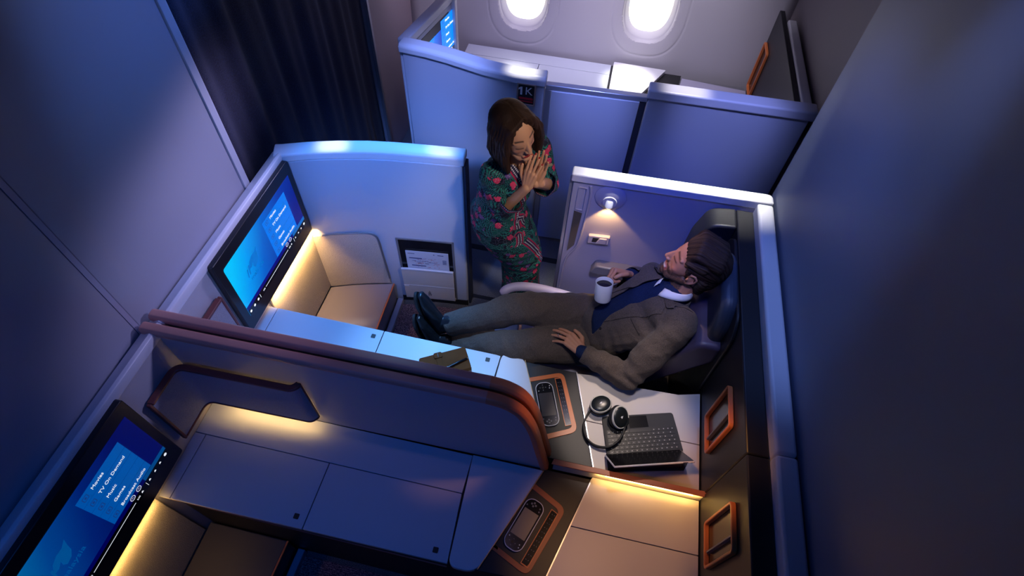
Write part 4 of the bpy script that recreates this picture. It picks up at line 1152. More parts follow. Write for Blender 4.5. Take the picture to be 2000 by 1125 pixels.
def hair_mat(name, c1, c2, scale=420):
    m, nt, p = new_mat(name)
    p.inputs['Roughness'].default_value = .55; p.inputs['Specular IOR Level'].default_value = .18
    a = N(nt, 'ShaderNodeAttribute', attribute_name='strand')
    cx = N(nt, 'ShaderNodeCombineXYZ'); tc = N(nt, 'ShaderNodeTexCoord')
    mp = N(nt, 'ShaderNodeMapping'); mp.inputs['Scale'].default_value = (.02, .02, .02)
    mu = N(nt, 'ShaderNodeMath', operation='MULTIPLY'); mu.inputs[1].default_value = scale
    n = N(nt, 'ShaderNodeTexNoise'); n.inputs['Scale'].default_value = 1.; n.inputs['Detail'].default_value = 4
    ad = N(nt, 'ShaderNodeVectorMath', operation='ADD')
    sc = N(nt, 'ShaderNodeVectorMath', operation='SCALE'); sc.inputs['Scale'].default_value = 7.
    r = N(nt, 'ShaderNodeValToRGB'); e = r.color_ramp.elements
    e[0].position = .35; e[0].color = c1; e[1].position = .7; e[1].color = c2
    b = N(nt, 'ShaderNodeBump'); b.inputs['Strength'].default_value = .7; b.inputs['Distance'].default_value = .003
    L = nt.links.new
    L(a.outputs['Fac'], mu.inputs[0]); L(mu.outputs[0], cx.inputs[0]); L(tc.outputs['Object'], sc.inputs[0])
    L(cx.outputs[0], ad.inputs[0]); L(sc.outputs[0], ad.inputs[1]); L(ad.outputs[0], n.inputs['Vector'])
    L(n.outputs['Fac'], r.inputs[0]); L(r.outputs[0], p.inputs['Base Color']); L(n.outputs['Fac'], b.inputs['Height']); L(b.outputs[0], p.inputs['Normal'])
    return m

def skin_mat(name):
    m, nt, p = new_mat(name)
    p.inputs['Roughness'].default_value = .48; p.inputs['Specular IOR Level'].default_value = .4
    p.inputs['Subsurface Weight'].default_value = .12; p.inputs['Subsurface Radius'].default_value = (.012, .005, .003); p.inputs['Subsurface Scale'].default_value = .6
    a = N(nt, 'ShaderNodeAttribute', attribute_name='col'); tc = N(nt, 'ShaderNodeTexCoord')
    n = N(nt, 'ShaderNodeTexNoise'); n.inputs['Scale'].default_value = 300
    b = N(nt, 'ShaderNodeBump'); b.inputs['Strength'].default_value = .15; b.inputs['Distance'].default_value = .001
    L = nt.links.new
    L(a.outputs['Color'], p.inputs['Base Color']); L(tc.outputs['Object'], n.inputs['Vector']); L(n.outputs['Fac'], b.inputs['Height']); L(b.outputs[0], p.inputs['Normal'])
    return m

def tweed():
    m, nt, p = new_mat('brown_tweed')
    p.inputs['Roughness'].default_value = .92; p.inputs['Specular IOR Level'].default_value = .2; p.inputs['Sheen Weight'].default_value = .08
    tc = N(nt, 'ShaderNodeTexCoord'); n = N(nt, 'ShaderNodeTexNoise'); n.inputs['Scale'].default_value = 620; n.inputs['Detail'].default_value = 3
    n2 = N(nt, 'ShaderNodeTexNoise'); n2.inputs['Scale'].default_value = 9
    r = N(nt, 'ShaderNodeValToRGB'); e = r.color_ramp.elements
    e[0].position = .36; e[0].color = (.036, .028, .026, 1); e[1].position = .66; e[1].color = (.155, .118, .100, 1)
    v = N(nt, 'ShaderNodeTexVoronoi'); v.inputs['Scale'].default_value = 800
    b = N(nt, 'ShaderNodeBump'); b.inputs['Strength'].default_value = .5; b.inputs['Distance'].default_value = .0015
    w = N(nt, 'ShaderNodeTexNoise'); w.inputs['Scale'].default_value = 22; w.inputs['Detail'].default_value = 3; w.inputs['Distortion'].default_value = 1.4
    b2 = N(nt, 'ShaderNodeBump'); b2.inputs['Strength'].default_value = .35; b2.inputs['Distance'].default_value = .012
    L = nt.links.new
    L(tc.outputs['Object'], n.inputs['Vector']); L(n.outputs['Fac'], r.inputs[0]); L(r.outputs[0], p.inputs['Base Color'])
    L(tc.outputs['Object'], v.inputs['Vector']); L(v.outputs['Distance'], b.inputs['Height'])
    L(tc.outputs['Object'], w.inputs['Vector']); L(w.outputs['Fac'], b2.inputs['Height']); L(b2.outputs[0], b.inputs['Normal']); L(b.outputs[0], p.inputs['Normal'])
    return m
TWEED = tweed()
SWEATER = fabric('navy_knit', (.003, .008, .035, 1), (.008, .022, .085, 1), 500, .5)
SHIRT = mat('white_shirt_cotton', (.72, .74, .78, 1), .7, bump=.1, bscale=500)
SHOE = mat('black_shoe_leather', (.012, .014, .018, 1), .28, bump=.2, bscale=120)
SKIN = skin_mat('skin')

# ------------------------------------------------------------------ the reclining man
man = thing('person', (.17, 1.59, .50), 'man in brown tweed suit and navy sweater reclining with a white mug', 'person')
MC, MR = head_frame((.512, 1.632, 1.182), (-.935, .20, .26), (.28, 0, .96)); MS = 1.08
LS = V((.172, -.289, .10)).normalized()       # towards his left shoulder
LH = V((.05, -1, -.05)).normalized()
pel, bel, che, nek = V((.185, 1.590, .62)), V((.250, 1.574, .735)), V((.392, 1.585, .89)), V((.475, 1.575, 1.03))
shL, elL, wrL = V((.505, 1.440, .985)), V((.350, 1.282, .735)), V((.128, 1.356, .752))
shR, elR, wrR = V((.405, 1.725, .895)), V((.475, 1.865, .76)), V((.285, 1.715, .935))
hipL, kneL, ankL = V((.19, 1.50, .605)), V((-.184, 1.375, .66)), V((-.535, 1.402, .49))
hipR, kneR, ankR = V((.14, 1.665, .63)), V((-.205, 1.535, .745)), V((-.512, 1.462, .60))

# body: one continuous skin surface (slim under the clothes)
m = MB()
head_base(m, MC, MR, MS)
m.cone(MC+MR@V((-.030, 0, -.055))*MS, nek+V((-.01, 0, -.02)), .058, .062)
loft(m, smooth_nodes([(pel, .13, .09, LH), (bel, .12, .085, LH), (che, .135, .085, LS), (nek-V((.02, 0, .05)), .12, .06, LS)]))
for s_, e_, w_ in ((shL, elL, wrL), (shR, elR, wrR)):
    m.cone(s_, e_, .042, .034); m.cone(e_, w_, .036, .026)
for h_, k_, a_ in ((hipL, kneL, ankL), (hipR, kneR, ankR)):
    m.cone(h_, k_, .065, .048); m.cone(k_, a_, .046, .034)
m.cone(ankR, V((-.60, 1.45, .60)), .036, .036); m.cone(V((-.60, 1.45, .60)), V((-.685, 1.46, .72)), .036, .026)
m.cone(ankL, V((-.61, 1.40, .50)), .036, .036); m.cone(V((-.61, 1.40, .50)), V((-.675, 1.415, .60)), .036, .026)
nl = hand(m, (.122, 1.360, .758), (-.80, .60, .02), (-.12, .0, 1), 1, 1.0, ((14, 16, 10), (12, 14, 10), (12, 16, 10), (14, 18, 12)), (7, 2, -4, -10), ((.93, .22, -.22), (.98, .0, -.18)), (-.92, .39, -.05))
nr = hand(m, (.285, 1.708, .945), (-.92, -.20, .30), (.05, .90, .42), -1, 1.08, ((62, 88, 50), (66, 90, 50), (70, 92, 55), (74, 92, 55)), (4, 1, -2, -6), ((.9, .1, -.35), (.75, -.35, -.55)))
me = sculpt(m, .0025, 3)
c = co_of(me); relax(me, face_mask((c-np.array(MC))@np.array(MR)/MS)*(np.linalg.norm(c-np.array(MC), axis=1) < .16), 10)
c = co_of(me); lc = (c-np.array(MC))@np.array(MR)/MS      # head-local F, L, U
col = np.tile(np.array([.50, .235, .135]), (len(c), 1))
def paint(mask, rgb_): 
    global col
    mask = np.clip(mask, 0, 1)[:, None]; col = col*(1-mask)+np.array(rgb_)*mask
inhead = (lc[:, 2] > -.16) & (np.abs(lc[:, 1]) < .12) & (lc[:, 0] > -.13) & (lc[:, 0] < .14)
F_, L_, U_ = lc[:, 0], lc[:, 1], lc[:, 2]
nz = wob(c, 900, .35)+wob(c, 420, .3, 3)
hd_ = inhead.astype(float)
paint(hd_*np.exp(-((F_-.06)/.03)**2-((np.abs(L_)-.045)/.02)**2-((U_+.02)/.022)**2)*.45, (.62, .19, .12))
beard = sm(-U_-(F_-.05)*.35, .030, .046)*sm(F_, -.012, .008)*(1-sm(-U_, .118, .135))
side = sm(-U_, .005, .03)*np.exp(-((F_-.018)/.016)**2)*(np.abs(L_) > .05)
must = np.exp(-((U_+.047)/.008)**2)*(F_ > .075)*(np.abs(L_) < .036)
bm_ = np.clip(beard+side+must*.8, 0, 1)
bm_ *= 1-np.exp(-((U_+.066)/.010)**2)*(F_ > .07)*(np.abs(L_) < .028)
paint(hd_*bm_*(.85+nz*.35), (.026, .016, .012))
paint(hd_*(F_ > .06)*np.exp(-((U_+.066)/.012)**2)*(1-sm(np.abs(L_), .024, .030)), (.42, .10, .09))
paint(hd_*(F_ > .075)*np.exp(-((U_+.0655)/.0052)**2)*(1-sm(np.abs(L_), .020, .025)), (.75, .72, .66))
paint(hd_*(F_ > .05)*np.exp(-((U_-.036-.004*np.cos(L_*60))/.0050)**2)*sm(np.abs(L_), .012, .018)*(1-sm(np.abs(L_), .048, .056))*.9, (.025, .015, .010))
paint(hd_*(F_ > .055)*np.exp(-((U_-.006)/.0034)**2)*sm(np.abs(L_), .014, .019)*(1-sm(np.abs(L_), .044, .050)), (.02, .012, .010))
paint(hd_*(F_ > .055)*np.exp(-((U_-.010)/.012)**2-((np.abs(L_)-.032)/.02)**2)*.35, (.22, .08, .06))
cattr(me, 'col', col)
body = link('body', me, SKIN, man, angle=180)
nail_mesh([(p_-d_*.004, d_, n_, r_) for p_, d_, n_, r_ in nl[:4]], .72, mat('pale_nail', (.62, .36, .28, 1), .3), body)
m = MB()
q = hand  # ring on the ring finger of the left hand
rp = nl[2][0]-nl[2][1]*.050+V((0, 0, .007))
Rr = nl[2][1].to_track_quat('Z', 'Y').to_matrix()
m.lathe([(.0092, -.0015), (.0100, -.0015), (.0100, .0015), (.0092, .0015), (.0092, -.0015)], rp, Rr, 20); m.build('ring', mat('silver_ring', (.8, .8, .8, 1), .2, metal=1), man)

# hair, combed back
m = MB()
def HE(c, r): m.ell(MC+MR@(V(c)*MS), r[0]*MS, r[1]*MS, r[2]*MS, MR, 28, 18)
def HK(a, b, r0, r1): m.cone(MC+MR@(V(a)*MS), MC+MR@(V(b)*MS), r0*MS, r1*MS)
HE((-.024, 0, .046), (.100, .083, .093)); HE((-.045, 0, -.005), (.075, .078, .080))
for i in range(9):
    l = (i-4)*.0145
    HK((.066-abs(l)*.35, l, .088-abs(l)*.35), (.030, l*1.05, .124-abs(l)*.3), .014, .020); HK((.030, l*1.05, .124-abs(l)*.3), (-.055, l*1.1, .118-abs(l)*.3), .020, .022)
for q in (1, -1):
    HK((.040, .068*q, .055), (-.02, .074*q, .07), .014, .018); HK((.022, .073*q, .03), (.016, .073*q, -.012), .010, .007)
    HK((-.05, .07*q, .0), (-.065, .045*q, -.06), .022, .022)
hm = sculpt(m, .0034, 2)
c = co_of(hm); lc = (c-np.array(MC))@np.array(MR)/MS
drop(hm, (lc[:, 0] > .078) | ((lc[:, 0] > .045) & (lc[:, 2] < .045)) | ((lc[:, 2] < .012) & (lc[:, 0] > .026)) | ((np.abs(lc[:, 1]) > .060) & (lc[:, 2] < .004) & (lc[:, 2] > -.045) & (lc[:, 0] > -.032) & (lc[:, 0] < .03)))
c = co_of(hm); lc = (c-np.array(MC))@np.array(MR)/MS
st_ = np.arctan2(lc[:, 1]-.01, lc[:, 2]+.01)*.085+wob(c, 26, .004)
n_ = nrm_of(hm); set_co(hm, c+n_*(wob(np.stack([st_*9, st_*0, lc[:, 0]*.6], 1), 60, .0040)+np.abs(np.sin(st_*430+lc[:, 0]*12+wob(c, 40, .8)))*.0016)[:, None])
fattr(hm, 'strand', st_)
HAIRM = hair_mat('dark_brown_hair', (.012, .007, .005, 1), (.075, .042, .026, 1), 900)
link('hair', hm, HAIRM, man, angle=180)

# trousers
def leg(m, h, k, a, r):
    side = LH
    km = k
    loft(m, smooth_nodes([(h, r[0], r[0]*1.0, side), (h.lerp(k, .5), r[1], r[1], side), (k, r[2], r[2], side), (k.lerp(a, .5), r[3], r[3]*1.0, side), (a, r[4], r[4]*.95, side)]))
m = MB()
leg(m, hipR, kneR, ankR+V((-.035, -.006, .0)), (.108, .096, .080, .070, .064)); leg(m, hipL, kneL, ankL, (.108, .096, .080, .068, .060))
loft(m, smooth_nodes([(pel+V((-.06, 0, -.03)), .17, .10, LH), (pel+V((.03, 0, .02)), .175, .115, LH), (bel+V((.0, 0, .0)), .155, .105, LH)]))
tm = sculpt(m, .0050, 6)
c = co_of(tm); n_ = nrm_of(tm)
# creases at groin, knees and hem
w = wob(c, 34, .0045)+wob(c*np.array([1, .6, .6]), 75, .0025, 2)
for P, a_ in ((np.array(hipR)+[-.07, -.02, .02], .008), (np.array(hipL)+[-.06, .02, .02], .008), (np.array(kneR), .005), (np.array(kneL), .005)):
    d = np.linalg.norm(c-P, axis=1); w += a_*np.exp(-(d/.10)**2)*np.sin(((c-P)@np.array([.8, .5, .4]))*95)
set_co(tm, c+n_*w[:, None])
dR = V((ankR-kneR)).normalized(); dL = (ankL-kneL).normalized()
cR = np.array(ankR+V((-.048, -.010, 0))); cL = np.array(ankL+V((-.02, 0, 0)))
drop(tm, ((co_of(tm)-cR)@np.array(dR) > .0) & (np.linalg.norm(co_of(tm)-cR, axis=1) < .10) | ((co_of(tm)-cL)@np.array(dL) > .0) & (np.linalg.norm(co_of(tm)-cL, axis=1) < .085))
o = link('trousers', tm, TWEED, man, angle=180); sd = o.modifiers.new('thick', 'SOLIDIFY'); sd.thickness = .003; sd.offset = -1

# sweater
m = MB()
loft(m, smooth_nodes([(bel+V((-.04, 0, -.05)), .150, .105, LH), (bel, .152, .112, LH), (che, .165, .118, LS), (nek+V((-.035, 0, -.055)), .145, .080, LS), (nek, .072, .066, LS)]))
for s_, e_, w_ in ((shL, elL, wrL), (shR, elR, wrR)):
    m.cone(s_, e_, .050, .040); m.cone(e_, w_+(w_-e_).normalized()*.006, .040, .033)
swm = sculpt(m, .0050, 6); c = co_of(swm); n_ = nrm_of(swm)
set_co(swm, c+n_*(wob(c, 28, .004)+wob(c, 60, .002, 5))[:, None])
sweater = link('sweater', swm, SWEATER, man, angle=180)

# shirt collar: a folded band round the neck with an open front
nc = MC.lerp(nek, .62)+V((-.012, 0, .004)); ax = (MC-nek).normalized(); fr = V((-.75, -.10, .45)); fr = (fr-ax*fr.dot(ax)).normalized(); sdv = ax.cross(fr)
m = MB(); rows = []
for j, (h, r) in enumerate([(-.024, .072), (-.010, .069), (.001, .066), (.005, .067), (.000, .072), (-.012, .078), (-.024, .081)]):
    row = []
    for i in range(33):
        a = math.radians(-160+320*i/32); e = abs(a)/math.radians(160)
        rr = r*(1+.10*e**4); hh = h-(.020*e**3 if j < 3 else .034*e**3)-.012
        row.append(m.bm.verts.new(nc-fr*(rr*math.cos(a))*1.0+sdv*(rr*math.sin(a))+ax*hh))
    rows.append(row)
for A, B in zip(rows[:-1], rows[1:]):
    for i in range(32): m.bm.faces.new((A[i], A[i+1], B[i+1], B[i]))
o = m.build('shirt_collar', SHIRT, man, angle=180); sd = o.modifiers.new('thick', 'SOLIDIFY'); sd.thickness = .002

# jacket
m = MB()
loft(m, smooth_nodes([(pel+V((.02, 0, -.01)), .188, .118, LH), (bel+V((.0, 0, -.005)), .176, .128, LH), (che, .190, .136, LS), (nek+V((-.045, 0, -.060)), .190, .094, LS), (nek+V((-.008, 0, -.01)), .092, .076, LS)]))
def sleeve(s_, e_, w_, r):
    d = (w_-e_).normalized(); u = (e_-s_).normalized()
    loft(m, smooth_nodes([(s_-u*.01, r[0], r[0]*.95, LS), (s_.lerp(e_, .5), r[1], r[1], LS), (e_-u*.02, r[2], r[2], LS)]))
    loft(m, smooth_nodes([(e_+d*.01, r[2], r[2], V((0, 0, 1))), (e_.lerp(w_, .5), r[3], r[3], V((0, 0, 1))), (w_-d*.0, r[4], r[4]*.9, V((0, 0, 1)))]))
    m.ell(e_, r[2]*1.02, r[2]*1.02, r[2]*1.02)
sleeve(shL, elL, wrL, (.078, .070, .062, .057, .047)); sleeve(shR, elR, wrR, (.076, .068, .058, .052, .046))
m.ell(shL+V((.0, .02, .0)), .080, .080, .080); m.ell(shR, .078, .078, .078)
jm = sculpt(m, .0045, 8); c = co_of(jm); n_ = nrm_of(jm)
w = wob(c, 26, .005)+wob(c, 58, .0028, 5)
for P, dr_, a_, s_ in ((np.array(elL), np.array((elL-shL).normalized()), .0065, .085), (np.array(elL.lerp(wrL, .55)), np.array((wrL-elL).normalized()), .0045, .09), (np.array(elR), np.array((elR-shR).normalized()), .006, .08), (np.array(shL+V((-.06, .03, -.07))), np.array((.6, .2, .75)), .006, .06), (np.array(bel+V((.02, -.12, .03))), np.array((.8, .1, .6)), .004, .08)):
    d = np.linalg.norm(c-P, axis=1); w += a_*np.exp(-(d/s_)**2)*np.sin(((c-P)@dr_)*105+wob(c, 20, 2.0, 1))
set_co(jm, c+n_*w[:, None])
c = co_of(jm)
JO = dict(bvh=BVHTree.FromPolygons([V(p) for p in c], [tuple(p.vertices) for p in jm.polygons]), mesh=jm)

# open front: cut along the lapel break, then drape lapels, collar and seams over the cloth
TU = (nek-bel).normalized(); TS = (LS-TU*LS.dot(TU)).normalized(); TN = TS.cross(TU)
if TN.z < 0: TN = -TN
def tuv(p): d = V(p)-che; return (d.dot(TS), d.dot(TU))
CUTL = [(.158, 1.462, .750), (.186, 1.473, .808), (.198, 1.497, .843), (.222, 1.503, .872), (.269, 1.511, .932), (.318, 1.531, .965), (.364, 1.526, 1.019), (.422, 1.532, 1.063), (.50, 1.545, 1.085)]
CUTR = [(.430, 1.640, 1.075), (.394, 1.648, 1.051), (.329, 1.615, 1.018), (.281, 1.612, .976), (.225, 1.599, .900), (.186, 1.592, .852), (.147, 1.588, .793), (.143, 1.5415, .793), (.1474, 1.498, .776)]
def inpoly(P, poly):
    x, y = P[:, 0], P[:, 1]; ins = np.zeros(len(P), bool); n = len(poly)
    for i in range(n):
        x1, y1 = poly[i]; x2, y2 = poly[i-1]
        k = ((y1 > y) != (y2 > y)) & (x < (x2-x1)*(y-y1)/(y2-y1+1e-12)+x1); ins ^= k
    return ins
CP = [tuv(p) for p in CUTL+CUTR]
d = c-np.array(che); uv = np.stack([d@np.array(TS), d@np.array(TU)], 1); wn = d@np.array(TN)
drop(jm, inpoly(uv, CP) & (wn > .015))
# neck hole
c = co_of(jm); ax0 = (MC-nek).normalized()
drop(jm, ((c-np.array(nek+ax0*.012))@np.array(ax0) > 0) & (np.linalg.norm(c-np.array(nek), axis=1) < .13))
def drape(name, poly, mt, par, off=.005, step=.0045, thick=.003, bvh=JO['bvh']):
    P = [V(q) for q in poly]
    x0 = min(q.x for q in P); x1 = max(q.x for q in P); y0 = min(q.y for q in P); y1 = max(q.y for q in P)
    bm = bmesh.new(); f = bm.faces.new([bm.verts.new((q.x, q.y, 0)) for q in P])
    for ax_, a, b in ((0, x0, x1), (1, y0, y1)):
        for v_ in np.arange(a+step, b, step):
            co_ = [0, 0, 0]; co_[ax_] = v_; no = [0, 0, 0]; no[ax_] = 1
            bmesh.ops.bisect_plane(bm, geom=bm.verts[:]+bm.edges[:]+bm.faces[:], plane_co=co_, plane_no=no)
    for v in bm.verts:
        o_ = che+TS*v.co.x+TU*v.co.y+TN*.5
        h = bvh.ray_cast(o_, -TN)
        v.co = (h[0]+h[1]*off) if h[0] else che+TS*v.co.x+TU*v.co.y+TN*.10
    for _ in range(2):
        bmesh.ops.smooth_vert(bm, verts=[v for v in bm.verts if not v.is_boundary], factor=.5)
    me_ = bpy.data.meshes.new(name); bm.to_mesh(me_); bm.free()
    o_ = link(name, me_, mt, par, angle=180); sd_ = o_.modifiers.new('thick', 'SOLIDIFY'); sd_.thickness = thick; sd_.offset = 1
    return o_
LAPIN = [tuv(p) for p in CUTL[3:]]
LAPOUT = [tuv(p) for p in [(.433, 1.492, 1.037), (.421, 1.462, 1.023), (.321, 1.474, .949), (.199, 1.488, .842)]]
lap = LAPIN[:-1]+[tuv((.434, 1.524, 1.064))]+LAPOUT
drape('lapel', [(a+(.004 if i < len(LAPIN)-1 else 0)*-1, b) for i, (a, b) in enumerate(lap)], TWEED, man)
col_ = [tuv(p) for p in [(.428, 1.524, 1.060), (.436, 1.492, 1.037), (.4565, 1.484, 1.032), (.476, 1.476, 1.050), (.462, 1.512, 1.066)]]
drape('collar', col_, TWEED, man, off=.008)
vm = (tuv(CUTL[6])[0]+tuv(CUTR[2])[0])/2
lapr = [(2*vm-a, b) for a, b in lap]
drape('lapel', lapr[::-1], TWEED, man); drape('collar', [(2*vm-a, b) for a, b in col_][::-1], TWEED, man, off=.008)
SEAM = mat('dark_seam_thread', (.012, .010, .010, 1), .9)
def seam(name, pts, r=.0013):
    P = []
    for q in catmull(pts, 5):
        h = JO['bvh'].find_nearest(q); P.append(h[0]+h[1]*.0008)
    m = MB(); m.tube(P, r, 6); return m.build(name, SEAM, man)
seam('pocket_seam', [(.3056, 1.4696, .9342), (.322, 1.445, .925), (.3581, 1.4149, .8961)])
seam('armhole_seam', [shL+V((-.105, .045, -.03)), shL+V((-.075, .055, .05)), shL+V((-.015, .05, .085)), shL+V((.045, .04, .07))])
seam('buttonhole', [(.402, 1.493, 1.025), (.392, 1.478, 1.012)], .0011)
h = JO['bvh'].find_nearest(V((.185, 1.465, .815)))
m = MB(); m.lathe([(0, .004), (.006, .004), (.007, .002), (.007, 0), (0, 0)], h[0], h[1].to_track_quat('Z', 'Y').to_matrix(), 16); m.build('button', SEAM, man)
for w_, e_ in ((wrL, elL), (wrR, elR)):
    d = np.array((w_-e_).normalized()); c = co_of(jm)
    drop(jm, ((c-np.array(w_))@d > -.004) & (np.linalg.norm(c-np.array(w_), axis=1) < .085))
jacket = link('jacket', jm, TWEED, man, angle=180); sd = jacket.modifiers.new('thick', 'SOLIDIFY'); sd.thickness = .004; sd.offset = -1

# shoes
def shoe(name, ank, heel, ball, toe, sole_n):
    """dress shoe: lofted upper plus welted sole"""
    ank, heel, ball, toe = map(V, (ank, heel, ball, toe)); sn = V(sole_n).normalized()
    L = (toe-heel).normalized(); sn = (sn-L*sn.dot(L)).normalized(); W = L.cross(sn)
    m = MB(); k = (toe-heel).length
    def P(u, v): return heel+L*(u*k)-sn*v
    loft(m, smooth_nodes([(P(.10, .045), .030, .040, W), (P(.30, .045), .034, .042, W), (P(.52, .036), .037, .034, W), (P(.75, .028), .041, .024, W), (P(.93, .022), .028, .016, W)]))
    loft(m, smooth_nodes([(P(.16, .05), .032, .045, W), (P(.20, .085), .036, .048, W), (P(.21, .115), .038, .047, W)]))
    me = sculpt(m, .0032, 4); t = link(name, me, SHOE, man, angle=180)
    out = []
    for u, w1, w2 in ((-.005, .004, -.004), (.0, .022, -.022), (.06, .033, -.033), (.2, .035, -.036), (.42, .033, -.034), (.62, .043, -.040), (.8, .046, -.040), (.93, .034, -.028), (.99, .016, -.012), (1.005, .003, -.002)):
        out.append((u, w1, w2))
    A = [(u, a) for u, a, b in out]+[(u, b) for u, a, b in out[::-1]]
    m = MB(); n = len(A)
    v0 = [heel+L*(u*k)+W*w for u, w in A]
    m._add([p-sn*.0-sn*.006 for p in v0]+[p+sn*.008 for p in v0], [tuple(range(n))[::-1], tuple(range(n, 2*n))]+[(i, (i+1) % n, n+(i+1) % n, n+i) for i in range(n)])
    m.build('sole', mat('black_sole', (.010, .010, .012, 1), .5), t, bevel=.002)
    A = [(u, w*1.0) for u, w in A if u < .30]
    m = MB(); n = len(A); v0 = [heel+L*(u*k)+W*w for u, w in A]
    m._add([p+sn*.008 for p in v0]+[p+sn*.028 for p in v0], [tuple(range(n))[::-1], tuple(range(n, 2*n))]+[(i, (i+1) % n, n+(i+1) % n, n+i) for i in range(n)])
    m.build('heel_block', mat('black_heel', (.010, .010, .012, 1), .5), t, bevel=.002)
shoe('shoe', ankR, (-.628, 1.425, .535), None or (-.69, 1.45, .70), (-.715, 1.470, .800), (-1, -.12, -.25))
shoe('shoe', ankL, (-.640, 1.380, .440), (-.69, 1.40, .60), (-.712, 1.405, .700), (-1, -.12, -.25))

# mug with coffee
CUP = mat('white_glazed_ceramic', (.74, .76, .76, 1), .22, coat=.3)
mg = thing('mug', (.170, 1.573, .905), 'plain white ceramic mug of black coffee held in the right hand of the man', 'mug')
ma = V((-.009, .026, .095)).normalized(); Rg = ma.to_track_quat('Z', 'Y').to_matrix(); mb_ = V((.172, 1.568, .905))
m = MB(); m.lathe([(0, 0), (.034, 0), (.0375, .002), (.0395, .008), (.0405, .10), (.0400, .1015), (.0385, .1015), (.0375, .100), (.0368, .012), (0, .010)], mb_, Rg, 48); m.build('cup', CUP, mg, angle=50)
m = MB(); m.lathe([(0, .083), (.0372, .083), (.0372, .081), (0, .081)], mb_, Rg, 40); m.build('coffee', mat('black_coffee', (.012, .006, .004, 1), .08), mg)
hd2 = V((.45, .89, 0)); hd2 = (hd2-ma*hd2.dot(ma)).normalized()
m = MB(); m.tube(catmull([mb_+hd2*.038+ma*.082, mb_+hd2*.062+ma*.078, mb_+hd2*.070+ma*.052, mb_+hd2*.062+ma*.026, mb_+hd2*.038+ma*.020], 6), [.0052]*25, 10); m.build('handle', CUP, mg)
